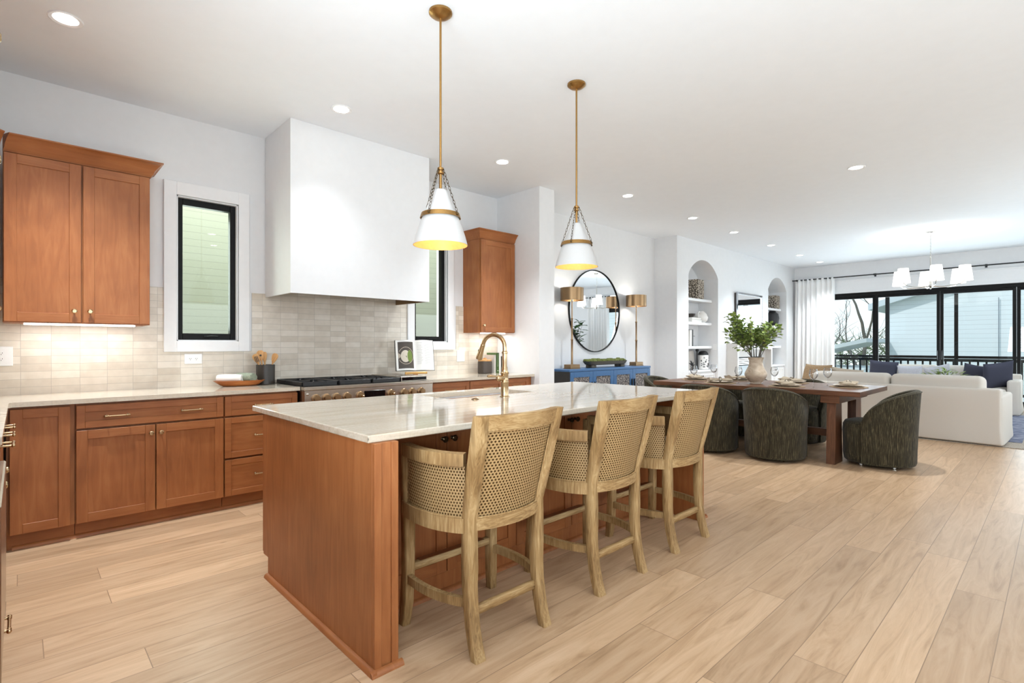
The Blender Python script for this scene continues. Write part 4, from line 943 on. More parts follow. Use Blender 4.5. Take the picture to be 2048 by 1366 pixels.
def canister(name, label, loc, r, h, m, lid):
    t = thing(name, label, 'canister', loc)
    b = MB(); b.lathe([(r*.93, 0), (r, .006), (r, h-.012), (r*.94, h), (r*.90, h), (0, h)], seg=32); b.build('pot_wall', m, t)
    if lid:
        b = MB(); b.lathe([(r*.93, h+.0003), (r*.95, h+.004), (r*.95, h+.016), (r*.9, h+.020), (r*.3, h+.021), (r*.24, h+.036), (r*.2, h+.04), (0, h+.041)], seg=28); b.build('wooden_lid', SPOONW, t)
canister('storage_canister', 'squat dark canister with pale wooden lid on the right worktop', (4.165, 4.88, ZC), .088, .150, DKWOODC, True)
canister('storage_canister', 'taller dark canister right of the green book', (4.432, 4.93, ZC), .062, .205, DKWOODC, False)
def book(label, loc, w, h, d, m, rz=0, name='book', group=None, lying=False, mark=False):
    t = thing(name, label, 'book', loc, rz, group)
    b = MB(); c = .003
    if lying: b.box((0, 0, 0), (w, d, c), .0008); b.box((0, 0, h-c), (w, d, h), .0008); b.box((0, 0, 0), (w, c, h), .0008)
    else: b.box((0, 0, 0), (c, d, h), .0008); b.box((w-c, 0, 0), (w, d, h), .0008); b.box((0, 0, 0), (w, c, h), .0008)
    cv = b.build('cover', m, t, smooth=False)
    b = MB(); b.box((c, c, c), (w-c, d-c, h-c)) if not lying else b.box((.003, c, c), (w-.004, d-.004, h-c)); b.build('pages', PAPER, t, smooth=False)
    if mark:
        b = MB(); rr = random.Random(5)
        for k in range(9):
            z = h-.03-k*.017; q = w*.20
            b.tube([(w/2-q, -.0006, z), (w/2+q*(rr.random()-.2), -.0006, z+.010), (w/2+q, -.0006, z+.002)], .0008, 4)
        b.lathe([(.006, .0), (.006, .001), (0, .001)], (w/2, 0, .03), 12, 'y'); b.build('spine_lettering', WHITEB, cv)
    return t
book('slim grey cloth book standing left of the green book', (4.262, 4.82, ZC), .034, .225, .18, GREYB, group='cookbooks on the right worktop')
book('green spined cookbook with white lettering standing on the right worktop', (4.298, 4.81, ZC), .038, .252, .19, GREENB, mark=True, group='cookbooks on the right worktop')
book('white book standing between the green book and the tall canister', (4.338, 4.81, ZC), .030, .250, .19, WHITEB, group='cookbooks on the right worktop')

# ------------------------------------------------------------------ dining-wall console, lamps, mirror
t = thing('sideboard', 'blue lacquer sideboard with woven door panels under the round mirror', 'sideboard', (6.43, 4.78, 0)); sh = t.location.copy()
kx0, kx1, ky0, ky1, kz = 5.42, 7.45, 4.585, 4.98, .925
b = MB(); b.box((kx0, ky0, kz-.03), (kx1, ky1, kz), .003); b.build('top', BLUE, t, smooth=False, shift=sh)
b = MB(); b.box((kx0+.012, ky0+.022, .10), (kx1-.005, ky1, kz-.0305)); b.build('body', BLUE, t, smooth=False, shift=sh)
b = MB(); b.box((kx0, ky0+.004, .0), (kx0+.0115, ky1, kz-.0305)); b.build('end_panel', BLUED, t, smooth=False, shift=sh)['label'] = 'dark brown end panel'
b = MB(); b.box((kx0+.0125, ky0+.05, 0), (kx1-.01, ky1-.02, .0995)); b.build('plinth', BLUED, t, smooth=False, shift=sh)
dw = (kx1-kx0-.03)/4
for k in range(4):
    x0 = kx0+.018+k*dw; x1 = x0+dw-.006; z0, z1 = .11, kz-.036; r_ = .075; b = MB()
    b.box((x0, ky0, z0), (x0+r_, ky0+.021, z1), .002); b.box((x1-r_, ky0, z0), (x1, ky0+.021, z1), .002); b.box((x0+r_, ky0, z0), (x1-r_, ky0+.021, z0+r_), .002); b.box((x0+r_, ky0, z1-r_), (x1-r_, ky0+.021, z1), .002)
    dr = b.build('door', BLUE, t, smooth=False, shift=sh)
    b = MB(); b.box((x0+r_, ky0+.008, z0+r_), (x1-r_, ky0+.018, z1-r_)); b.build('woven_panel', RAFFIA, dr, smooth=False, shift=sh)
    hx = x1-.03 if k % 2 == 0 else x0+.03; b = MB(); b.box((hx-.006, ky0-.02, .60), (hx+.006, ky0-.0, .74), .002); b.build('handle', BLKIRON, dr, smooth=False, shift=sh)
ZS = kz+.0003
def buffet_lamp(loc, label):
    t = thing('buffet_lamp', label, 'lamp', loc, 0, 'tall brass lamps on the sideboard')
    b = MB(); b.box((-.105, -.07, 0), (.105, .07, .012), .002); b.box((-.10, -.066, .012), (.10, .066, .062), .004); b.build('base', BRUSH, t, smooth=False)
    b = MB(); b.lathe([(.018, .0625), (.018, .07), (.0145, .075), (.0145, .40), (.018, .405), (.018, .42), (.0125, .425), (.0125, .70), (.016, .705), (.016, .72), (.0085, .725), (.0075, .93), (.0075, .95)], seg=16); b.build('stem', BRUSH, t)
    b = MB(); b.lathe([(.011, .95), (.014, .955), (.014, 1.0), (0, 1.001)], seg=14); b.build('socket', NICKEL, t)
    b = MB(); b.lathe([(.165, .968), (.165, 1.148)], seg=40, caps=False); b.lathe([(.1635, .968), (.1635, 1.148)], seg=40, caps=False); b.build('shade', BRUSH, t)
    b = MB(); b.lathe([(.011, 1.0015), (.03, 1.03), (.034, 1.05), (.022, 1.08), (0, 1.085)], seg=16); b.build('bulb', BULB, t)
    light('lamp_glow', 'POINT', (loc[0], loc[1], loc[2]+1.055), 9, (1, .93, .82), shadow_soft_size=.04)
buffet_lamp((5.71, 4.785, ZS), 'tall brass lamp with drum shade on the left end of the blue sideboard')
buffet_lamp((7.44, 4.785-.01, ZS) if False else (7.335, 4.785, ZS), 'tall brass lamp with drum shade on the right end of the blue sideboard')
t = thing('moss_bowl', 'long dark footed bowl filled with moss on the blue sideboard', 'bowl', (6.50, 4.78, ZS))
b = MB()
b.ring([boat(.40, .07, .042, .45), boat(.45, .085, .05, .45), boat(.50, .095, .098, .45), boat(.48, .085, .098, .45), boat(.44, .07, .075, .45)])
for sx in (-.36, .36):
    for sy in (-.045, .045): b.box((sx-.05, sy-.02, 0), (sx+.05, sy+.02, .046), .008)
b.build('carved_shell', BOWLD, t)
b = MB(); rr = random.Random(2)
for k in range(46): b.sphere((-.45+.90*(k+.5)/46, rr.uniform(-.045, .045), .094+rr.uniform(0, .016)), (rr.uniform(.03, .05), .04, rr.uniform(.025, .04)), 8)
m = b.build('moss', MOSS, t); m['kind'] = 'stuff'
t = thing('round_mirror', 'large round wall mirror with thin black frame above the sideboard', 'mirror', (6.51, YD, 1.79))
b = MB(); b.lathe([(.625, .001), (.637, .001), (.637, .028), (.625, .028), (.625, .001)], seg=72, axis='y', caps=False); b.build('frame', BLACK, t)
b = MB(); b.lathe([(.626, .004), (.626, .014), (0, .014)], seg=72, axis='y'); b.build('glass', MIRROR, t)

# ------------------------------------------------------------------ arched niches: cabinets, shelves and what stands on them
def niche(n, tx):
    x0, x1 = n
    t = thing('niche_cabinet', 'low white cabinet built into the '+tx, 'cabinet', ((x0+x1)/2, 4.78, 0)); sh = t.location.copy()
    b = MB(); b.box((x0+.001, 4.64, 0), (x1-.001, NB-.001, .76)); b.build('body', TRIMW, t, smooth=False, shift=sh)
    b = MB(); b.box((x0+.001, 4.605, .7605), (x1-.001, NB-.001, .79), .002); b.build('top', TRIMW, t, smooth=False, shift=sh)
    for k in range(2):
        a = x0+.01+k*(x1-x0-.02)/2; c = a+(x1-x0-.02)/2-.004; bb = shaker(a, c, .04, .745, .06, y=4.619); d = bb.build('door', [TRIMW, TRIMW], t, smooth=False, shift=sh)
        kb = knob_mb(c-.03 if k == 0 else a+.03, .68, 1.1, 4.619); kb.build('knob', DKCHAIN, d, shift=sh)
    for z, w_ in ((2.085, 'top'), (1.642, 'middle'), (1.193, 'lowest')):
        b = MB(); b.box((x0+.001, 4.69, z), (x1-.001, NB-.001, z+.048), .002); o = b.build('niche_shelf', TRIMW, smooth=False); tag(o, w_+' white floating shelf in the '+tx, 'shelf')
niche(N1, 'first arched niche, left of the fireplace'); niche(N2, 'second arched niche, beside the curtain')
def basket(loc, label, w_=.17, h=.27):
    t = thing('basket', label, 'basket', loc)
    b = MB(); b.ring([[(x*k, y*k, z) for x, y in ((-1,-1),(1,-1),(1,1),(-1,1))] for k, z in ((w_*.92, 0), (w_, .03), (w_, h), (w_*.93, h), (w_*.9, .02))]); bmesh.ops.bevel(b.bm, geom=[e for e in b.bm.edges if abs(e.verts[0].co.z-e.verts[1].co.z) > .05], offset=.03, segments=3, affect='EDGES'); b.build('woven_wall', BASKET, t)
basket((9.33, 4.815, 2.1335), 'square woven basket on the top shelf of the first niche', .145, .36)
basket((13.20, 4.815, 2.1335), 'square woven basket on the top shelf of the second niche', .145, .31)
def vase(loc, label, prof, m, name='vase', cat='vase', seg=28):
    t = thing(name, label, cat, loc); b = MB(); b.lathe(prof, seg=seg); b.build('body', m, t); return t
ZA, ZB, ZD, ZE = 2.1333, 1.6903, 1.2413, .7902
book('white book lying at the bottom of the stack on the middle shelf', (9.08, 4.72, ZB), .38, .05, .20, WHITEB, lying=True, group='stacked books in the first niche')
book('thinner white book lying on top of the stack on the middle shelf', (9.09, 4.725, ZB+.0503), .35, .04, .19, PAPER, lying=True, group='stacked books in the first niche')
vase((9.19, 4.82, ZB+.0908), 'small dark bowl on the white book stack in the first niche', [(.05, 0), (.085, .03), (.10, .07), (.09, .07), (.06, .02), (0, .015)], CERB, 'dark_bowl', 'bowl')
t = vase((9.60, 4.80, ZB), 'lumpy white ceramic pot with a dark hole on the middle shelf of the first niche', [(.06, 0), (.11, .04), (.125, .10), (.10, .17), (.06, .21), (.045, .225), (.03, .22), (0, .16)], WHITEC)
b = MB(); b.lathe([(.03, .0), (.03, .003), (0, .003)], (0, -.0, .222), 16); b.build('opening', BLACK, t)
b = MB(); b.tube([(-.05, 0, .20), (-.10, 0, .215), (-.13, 0, .17), (-.12, 0, .10)], .014, 8); b.build('loop_handle', WHITEC, t)
book('tall white book upright on the lowest shelf of the first niche', (9.005, 4.72, ZD), .07, .30, .20, WHITEB, group='upright books in the first niche')
book('tall charcoal book upright beside the white one in the first niche', (9.078, 4.72, ZD), .05, .31, .20, DKBOOK, group='upright books in the first niche')
t = thing('bookend', 'thin black metal bookend with a bar beside the upright books', 'bookend', (9.24, 4.80, ZD))
b = MB(); b.box((-.07, -.05, 0), (.07, .05, .004)); b.tube([(-.06, 0, .004), (-.06, 0, .19), (.10, 0, .19)], .005, 8); b.build('bracket', BLKIRON, t)
t = thing('standing_plaque', 'pale rectangular plaque standing on the cabinet of the first niche', 'plaque', (9.36, 4.875, ZE))
b = MB(); b.box((-.13, -.012, 0), (.13, .012, .36), .003); b.xf(Matrix.Rotation(math.radians(-6), 4, 'X')); b.build('panel', GREYB, t, smooth=False)
t = thing('black_sculpture', 'black angular star sculpture in front of the pale plaque', 'sculpture', (9.12, 4.735, ZE))
b = MB(); rr = random.Random(8)
for k in range(9): a = rr.uniform(0, 2*PI); e = rr.uniform(-.3, 1.1); L = rr.uniform(.09, .15); d = Vector((math.cos(a)*math.cos(e), math.sin(a)*math.cos(e)*.5, math.sin(e)))*L; b.tube([(0, 0, .10), tuple(Vector((0,0,.10))+d)], [.028, .002], 4)
b.tube([(0, 0, 0), (0, 0, .11)], [.05, .02], 6); b.build('spikes', BLKIRON, t, smooth=False)
t = thing('patterned_jar', 'white jar with dark dots and a black lid on the first niche cabinet', 'jar', (9.655, 4.79, ZE))
b = MB(); b.lathe([(.085, 0), (.10, .01), (.10, .27), (.09, .28), (0, .28)], seg=26); b.build('body', WHITEC, t)
b = MB(); b.lathe([(.094, .2803), (.096, .30), (.07, .345), (.03, .36), (0, .36)], seg=22); b.build('lid', BLKIRON, t)
b = MB(); rr = random.Random(4)
for k in range(40): a = rr.uniform(PI, 2*PI); z = rr.uniform(.03, .24); b.sphere((.100*math.cos(a), .100*math.sin(a), z), (.012, .012, .010), 6)
b.build('painted_dots', BLKIRON, t)
t = thing('black_post', 'slim black upright object between the plaque and the patterned jar', 'ornament', (9.515, 4.84, ZE))
b = MB(); b.lathe([(.03, 0), (.03, .012), (.015, .02), (.014, .34), (.03, .36), (.03, .395), (0, .40)], seg=14); b.build('post', BLKIRON, t)
vase((13.21, 4.80, ZB+.04), 'black ribbed urn on the middle shelf of the second niche', [(.06, 0), (.13, .06), (.15, .18), (.13, .28), (.08, .32), (.07, .35), (.06, .35), (.05, .30), (0, .25)], BLKIRON)
book('white book under the black urn in the second niche', (13.06, 4.715, ZB), .30, .039, .21, WHITEB, lying=True)
t = thing('picture_frame', 'slim framed panel leaning on the cabinet of the second niche', 'picture frame', (13.22, 4.85, ZE))
b = MB(); b.box((-.14, -.01, 0), (.14, .012, .36), .003); b.xf(Matrix.Rotation(math.radians(-5), 4, 'X')); b.build('frame', BLACK, t, smooth=False)
b = MB(); b.box((-.12, -.0125, .02), (.12, -.0102, .34)); b.xf(Matrix.Rotation(math.radians(-5), 4, 'X')); b.build('print', WHITEB, t, smooth=False)
t = thing('switch_plate', 'white switch plate on the inner side of the first niche', 'switch', (N1[1], 4.63, 1.22))
b = MB(); b.box((-.006, -.036, -.06), (0, .036, .06), .002); b.build('cover_plate', OUTLETW, t, smooth=False)
b = MB(); b.box((-.0085, -.012, -.022), (-.0062, .012, .022), .001); b.build('rocker', OUTLETW, t, smooth=False)
t = thing('power_outlet', 'white outlet plate on the wall left of the round mirror lamp', 'outlet', (5.30, YD, .42))
b = MB(); b.box((-.036, -.006, -.058), (.036, 0, .058), .002); b.build('cover_plate', OUTLETW, t, smooth=False)

# ------------------------------------------------------------------ fireplace and the mirror above it
t = thing('fireplace', 'white box mantel fireplace with glass firebox between the niches', 'fireplace', (11.077, 4.5, 0)); sh = t.location.copy()
mx0, mx1, my, mz = 10.182, 11.972, 4.348, 1.30
b = MB()
b.box((mx0, my, 0), (mx0+.07, YL-.0008, mz), .003); b.box((mx1-.07, my, 0), (mx1, YL-.0008, mz), .003); b.box((mx0+.07, my, 1.17), (mx1-.07, YL-.0008, mz), .003); b.build('mantel', STONEF, t, smooth=False, shift=sh)
b = MB(); b.box((mx0+.071, 4.47, 0), (10.45, YL-.001, 1.169)); b.box((11.70, 4.47, 0), (mx1-.071, YL-.001, 1.169)); b.box((10.45, 4.47, 1.02), (11.70, YL-.001, 1.169)); b.box((10.45, 4.47, 0), (11.70, YL-.001, .22)); b.build('surround', STONEF, t, smooth=False, shift=sh)
b = MB(); b.box((10.452, 4.50, .222), (11.698, YL-.002, 1.018)); fb = b.build('firebox', BLACK, t, smooth=False, shift=sh)
b = MB()
for k in range(4): b.box((10.47, 4.488, .86+k*.036), (11.68, 4.4995, .882+k*.036), .002)
b.build('louvres', NICKEL, fb, smooth=False, shift=sh)
b = MB(); b.box((10.47, 4.492, .25), (11.68, 4.4985, .84)); b.build('fire_glass', DARKG, fb, smooth=False, shift=sh)
t = thing('wall_mirror', 'wide mirror with silvery edges on the wall above the fireplace', 'mirror', (11.186, YL, 1.945)); hw, hh = .663, .395
b = MB(); b.box((-hw+.02, -.05, -hh+.02), (hw-.02, -.001, hh-.02)); b.build('backing', DKBOOK, t, smooth=False)
b = MB(); b.box((-hw+.045, -.062, -hh+.045), (hw-.045, -.051, hh-.045)); b.build('glass', MIRROR, t, smooth=False)
b = MB()
def bevstrip(p, q, i, j): b._faces([(p[0], -.0505, p[1]), (q[0], -.0505, q[1]), (q[0], -.056, q[1]), (p[0], -.056, p[1]), (i[0], -.066, i[1]), (j[0], -.066, j[1]), (j[0], -.0505, j[1]), (i[0], -.0505, i[1])], [(0,1,2,3),(3,2,5,4),(4,5,6,7),(0,3,4,7),(1,6,5,2)])
o4 = [(-hw, -hh), (hw, -hh), (hw, hh), (-hw, hh)]; i4 = [(-hw+.045, -hh+.045), (hw-.045, -hh+.045), (hw-.045, hh-.045), (-hw+.045, hh-.045)]
for k in range(4): bevstrip(o4[k], o4[(k+1) % 4], i4[k], i4[(k+1) % 4])
b.build('bevelled_frame', mirrorm('bevel_silver', .08, (.6,.62,.65,1)), t, smooth=False)

# ------------------------------------------------------------------ dining table and chairs
TX0, TX1, TY0, TY1, TZ = 6.17, 7.37, 1.40, 3.76, .785
t = thing('dining_table', 'long dark wood trestle dining table set for a meal', 'table', ((TX0+TX1)/2, (TY0+TY1)/2, 0)); sh = t.location.copy()
b = MB(); b.box((TX0, TY0, TZ-.052), (TX1, TY1, TZ), .003); b.build('tabletop', WALNUT, t, smooth=False, shift=sh)
for yy in (TY0+.22, TY1-.40):
    b = MB(); b.box((TX0+.035, yy-.03, TZ-.135), (TX1-.035, yy+.15, TZ-.0525), .004); b.build('cross_beam', WALNUT, t, smooth=False, shift=sh)
    for xa, xb in ((TX0+.07, TX0+.34), (TX1-.34, TX1-.07)):
        b = MB(); b.ring([[(xa, yy+.02, 0), (xb, yy+.02, 0), (xb, yy+.105, 0), (xa, yy+.105, 0)], [(xa+.03, yy+.02, TZ-.1355), (xb-.03, yy+.02, TZ-.1355), (xb-.03, yy+.105, TZ-.1355), (xa+.03, yy+.105, TZ-.1355)]]); b.build('leg', WALNUTV, t, smooth=False, shift=sh)
b = MB(); b.box(((TX0+TX1)/2-.05, TY0+.34, .22), ((TX0+TX1)/2+.05, TY1-.42, .30), .004); b.build('stretcher_beam', WALNUT, t, smooth=False, shift=sh)

def make_chair(label):
    t = thing('barrel_chair', label, 'chair', (0,0,0), 0, 'barrel chairs around the dining table')
    def sq(r, a, e=.86): return (r*math.copysign(abs(math.cos(a))**e, math.cos(a)), r*math.copysign(abs(math.sin(a))**e, math.sin(a)))
    b = MB(); rows = []
    for r, z in ((.245, .035), (.262, .05), (.272, .12), (.275, .36), (.272, .42), (.255, .452), (.20, .468), (.10, .474)):
        rows.append([sq(r, 2*PI*k/44)+(z,) for k in range(44)])
    b.ring(rows); b.deform(lambda v: (v.x, v.y*1.06+.035, v.z)); b.build('seat', CHEN, t, angle=70)
    TH = math.radians(112); n = 44
    def top(u):                                   # u in -1..1 round the back
        return .47+.335*max(0.0, 1-abs(u)**2.3)**.62
    b = MB(); rows = []
    for i in range(n+1):
        u = -1+2*i/n; th = u*TH; c, s_ = math.sin(th), -math.cos(th); zt = top(u); r = []
        def P(rad, z):
            fl = .032*max(0, (z-.3)/.5); x, y = (rad+fl)*c, (rad+fl)*s_; return (x*1.0, y*1.04+.0, z)
        prof = [(.298, .035), (.307, .06), (.310, .2), (.310, .45), (.309, zt-.022), (.298, zt-.006), (.280, zt), (.262, zt-.006), (.252, zt-.022), (.250, .45), (.250, .2), (.250, .04)]
        rows.append([P(rad, min(z, zt-.001*k) if k < 4 else z) for k, (rad, z) in enumerate(prof)])
    b.ring(rows, True, True, True); b.build('back_shell', CHEN, t, angle=60)
    b = MB(); 
    for rad, dz in ((.3115, -.020), (.2515, -.020)):
        pts = []
        for i in range(n+1):
            u = -1+2*i/n; th = u*TH; z = top(u)+dz; fl = .032*max(0, (z-.3)/.5); pts.append(((rad+fl)*math.sin(th), -(rad+fl)*math.cos(th)*1.04, z))
        b.tube(pts, .0045, 6)
    for u in (-1, 1):
        th = u*TH; b.tube([(.311*math.sin(th), -.311*math.cos(th)*1.04, z) for z in (.04, .2, .45)], .0045, 6)
    b.build('welt_cord', CHEN, t)
    b = MB(); b.lathe([(.235, .018), (.24, .03), (.24, .0345), (0, .0345)], seg=30); b.build('base_plinth', BLACK, t)
    for k in range(4):
        a = PI/4+k*PI/2; b = MB(); b.lathe([(.017, -.01), (.02, -.006), (.02, .006), (.017, .01)], (.20*math.cos(a), .20*math.sin(a), .0202), 14, 'x'); b.build('caster', NICKEL, t)
    return t
CH = [((6.145, 2.205), -PI/2, 'dark olive barrel chair on the near side of the table, closest to the table end'),
      ((6.08, 2.93), -PI/2, 'dark olive barrel chair on the near table side, half hidden by the farthest bar stool'),
      ((7.41, 2.36), PI/2, 'dark olive barrel chair on the far table side, right of the vase'),
      ((7.41, 3.08), PI/2, 'dark olive barrel chair on the far table side, nearer the sideboard'),
      ((6.60, 1.325), math.radians(6), 'dark olive barrel chair alone at the near table end beside the white sofa'),
      ((6.86, 3.93), PI, 'dark olive barrel chair at the far table end next to the sideboard')]
c0 = None
for (x, y), a, lab in CH:
    if c0 is None: c0 = make_chair(lab); c0.location = (x, y, 0); c0.rotation_euler = (0, 0, a)
    else: dup(c0, (x, y, 0), a, lab)

# place settings
ZT = TZ+.0004
SET = [((6.40, 2.17), 'on the near table side before the closest barrel chair'), ((6.40, 2.95), 'on the near table side behind the farthest stool'), ((7.06, 2.33), 'on the far table side right behind the vase'),
       ((7.06, 3.02), 'on the far table side left of the vase'), ((6.83, 1.66), 'at the table end by the sofa'), ((6.76, 3.46), 'at the table end by the sideboard')]
def circ(r, z, wob=0, n=40): return [(r*(1+wob*math.sin(7*a))*math.cos(a), r*(1+wob*math.sin(7*a))*math.sin(a), z) for a in [2*PI*k/n for k in range(n)]]
first = {}
def placed(key, maker, loc, rz, label):
    if key not in first: o = maker(label); o.location = loc; o.rotation_euler = (0, 0, rz); first[key] = o; return o
    return dup(first[key], loc, rz, label)
def mk_mat(label):
    b = MB(); b.ring([circ(.185, 0, .01), circ(.19, .003, .01), circ(.187, .006, .01), circ(.05, .007)]); return tag(b.build('placemat', MATW), label, 'placemat', 'woven round placemats on the table')
def mk_plate(label):
    b = MB(); b.ring([circ(.085, 0), circ(.10, .003), circ(.150, .015), circ(.154, .019), circ(.148, .019), circ(.11, .008), circ(.05, .007)]); return tag(b.build('dinner_plate', PLATE), label, 'plate', 'stone dinner plates on the table')
def mk_napkin(label):
    t = thing('napkin', label, 'napkin', (0,0,0), 0, 'linen napkins on the plates'); rr = random.Random(11)
    b = MB(); rows = []
    for i in range(17):
        u = -.135+.27*i/16; k = abs(u)/.135; wv = .017+.075*k**1.1; hz = .022+.012*math.sin(3*u*20)*k; row = []
        for j in range(24):
            a = 2*PI*j/24; rp = 1+.18*k*math.sin(5*a+6*u*9); row.append((u, wv*rp*math.cos(a), max(.0005, hz*rp*math.sin(a)*(.55+.3*k)+.018-.004*k)))
        rows.append(row)
    b.ring(rows); b.build('cloth', LINEN, t)
    b = MB(); b.lathe([(.021, -.016), (.029, -.012), (.031, 0), (.029, .012), (.021, .016)], (0, 0, .021), 20, 'x', caps=False); b.build('napkin_ring', BASKET, t); return t
def mk_glass(label):
    b = MB(); b.lathe([(0, .002), (.036, .001), (.037, .003), (.012, .006), (.0042, .014), (.0038, .085), (.008, .094), (.030, .112), (.043, .138), (.0455, .160), (.040, .190), (.034, .212), (.0332, .212), (.039, .19), (.0443, .16), (.042, .139), (.029, .114), (.006, .098), (0, .096)], seg=28)
    return tag(b.build('wine_glass', WINEG), label, 'wine glass', 'stemmed glasses on the table')
for k, ((x, y), tx) in enumerate(SET):
    placed('mat', mk_mat, (x, y, ZT), k*1.1, 'round woven placemat '+tx)
    placed('plate', mk_plate, (x, y, ZT+.0075), 0, 'pale stone plate '+tx)
    placed('nap', mk_napkin, (x, y, ZT+.0270), (.5, 2.2, .9, 2.6, .2, .7)[k], 'oat napkin in a woven ring '+tx)
for (x, y), tx in (((6.30, 3.25), 'leftmost of all, in front of the first niche cabinet'), ((6.90, 3.27), 'second from the left, in front of the niche jars'), ((6.42, 2.73), 'directly left of the vase'), ((6.64, 2.39), 'directly right of the vase'), ((6.36, 1.88), 'front one of the pair near the sofa end'), ((6.79, 1.86), 'back one of the pair near the sofa end')):
    placed('glass', mk_glass, (x, y, ZT), 0, 'clear stemmed wine glass, '+tx)
t = thing('table_vase', 'big taupe stoneware vase in the middle of the dining table', 'vase', (6.62, 2.60, ZT))
b = MB(); b.lathe([(.060, 0), (.066, .003), (.066, .016), (.10, .052), (.124, .092), (.130, .116), (.124, .140), (.104, .178), (.086, .215), (.078, .255), (.080, .288), (.090, .314), (.096, .322), (.092, .325), (.074, .29), (.072, .255), (.10, .12), (0, .03)], seg=40); b.build('body', CERVASE, t)

def leaf(b, p, d, up, L, W, fold=.25):
    d = d.normalized(); s_ = d.cross(up)
    if s_.length < 1e-3: s_ = d.cross(Vector((1,0,0)))
    s_.normalize(); n = s_.cross(d)
    P = lambda u, v: tuple(p+d*(L*u)+s_*(W*v)+n*(abs(v)*W*fold-L*.18*u*u))
    b._faces([P(0,0), P(.28,-.42), P(.65,-.46), P(1,0), P(.65,.46), P(.28,.42), P(.5,0)], [(0,1,6),(1,2,6),(2,3,6),(3,4,6),(4,5,6),(5,0,6)])
t = thing('leafy_branches', 'bunch of leafy green branches standing in the taupe vase', 'branches', (6.62, 2.60, ZT+.05))
sb, fb_ = MB(), MB(); rr = random.Random(21)
for k in range(30):
    a = rr.uniform(0, 2*PI); sp = rr.uniform(.08, .30); hgt = rr.uniform(.50, .70)
    if k < 6: a = math.radians(136)+rr.uniform(-.3, .3); sp = rr.uniform(.20, .34); hgt = rr.uniform(.66, .80)
    elif k < 9: a = math.radians(138)+rr.uniform(-.15, .15); sp = rr.uniform(.32, .38); hgt = rr.uniform(.50, .60)
    elif k < 12: sp = rr.uniform(.02, .10); hgt = rr.uniform(.58, .70)
    elif k < 16: a = math.radians(-45)+rr.uniform(-.5, .5); sp = rr.uniform(.16, .26); hgt = rr.uniform(.58, .70)
    e = Vector((math.cos(a)*sp, math.sin(a)*sp, hgt)); m_ = Vector((math.cos(a)*.05, math.sin(a)*.05, .27)); o_ = Vector((math.cos(a)*-.02, math.sin(a)*-.02, .02))
    pts = [Vector(q) for q in bez(tuple(m_), tuple(m_*.5+e*.5+Vector((0,0,.06))), tuple(e), 9)]
    sb.tube([o_, m_]+pts[1:], [.0042, .004]+[.0036-.0003*i for i in range(9)], 5)
    for i in range(4, 10):
        for q in range(7):
            d = Vector((rr.uniform(-1,1), rr.uniform(-1,1), rr.uniform(-.4,.9))); base_ = pts[i]+(pts[i-1]-pts[i])*rr.random()
            tw = base_+d.normalized()*rr.uniform(.01, .055); sb.tube([base_, tw], .0012, 3, caps=False)
            leaf(fb_, tw, d+Vector((0,0,.2)), Vector((rr.uniform(-.4,.4), rr.uniform(-.4,.4), 1)), rr.uniform(.045, .068), rr.uniform(.036, .052))
sb.build('stems', BARK, t); f_ = fb_.build('leaves', LEAF, t, angle=80); f_['kind'] = 'stuff'

# ------------------------------------------------------------------ living area
def cushion_box(b, a, c, bev=.05, puff=.02):
    x0, y0, z0 = a; x1, y1, z1 = c; nb = MB(); nb.box(a, c, bev, 4); return nb
def soft(b, a, c, bev): b.box(a, c, bev, 4)
def sofa(name, label, loc, rz, L, back_cushions, D=.96):
    """local: back along y=0 plane, seat towards +y, x along the sofa"""
    t = thing(name, label, 'sofa', loc, rz)
    def skirt(v):
        z = v.z
        if z < .16: k = (1-z/.16)**1.5; return (v.x+math.copysign(.022*k, v.x)*(1+.5*math.sin(v.y*26)), v.y+(.022*k if v.y > .4 else -.022*k)*(1+.5*math.sin(v.x*22)), z)
        return v
    aw = .17
    b = MB(); b.box((-L/2+.01, 0, .016), (L/2-.01, .20, .715), .03, 3); b.subdiv(3); b.deform(skirt); b.build('back_frame', SLIP, t, angle=60)
    for s in (-1, 1):
        b = MB(); xa, xb = sorted((s*L/2, s*(L/2-aw))); b.box((xa, .02, .016), (xb, D, .63), .035, 3); b.subdiv(3); b.deform(skirt); b.build('arm', SLIP, t, angle=60)
    b = MB(); b.box((-L/2+aw, .18, .016), (L/2-aw, D-.01, .33), .02, 2); b.subdiv(3); b.deform(skirt); b.build('seat_base', SLIP, t, angle=60)
    n = 2; iw = (L-2*aw)/n
    for k in range(n):
        x0 = -L/2+aw+k*iw; b = MB(); b.box((x0+.004, .20, .331), (x0+iw-.004, D+.02, .47), .05, 4); b.build('seat_cushion', SLIP, t, angle=70)
        if back_cushions:
            b = MB(); b.box((x0+.006, .10, .475), (x0+iw-.006, .36, .855), .07, 4); b.deform(lambda v: (v.x, v.y-.02*(v.z-.475)/.4, v.z+.02*math.sin((v.x-x0)/iw*PI)*(1 if v.z > .7 else 0))); b.build('back_cushion', SLIP, t, angle=70)
    return t
sofa('sofa', 'white slipcovered sofa with its back to the dining table', (8.842, 1.68, 0), math.radians(-90-3), 2.36, True)
sofa('sofa', 'white slipcovered sofa facing the camera below the sliding door', (13.72, 1.70, 0), math.radians(90), 2.40, True)
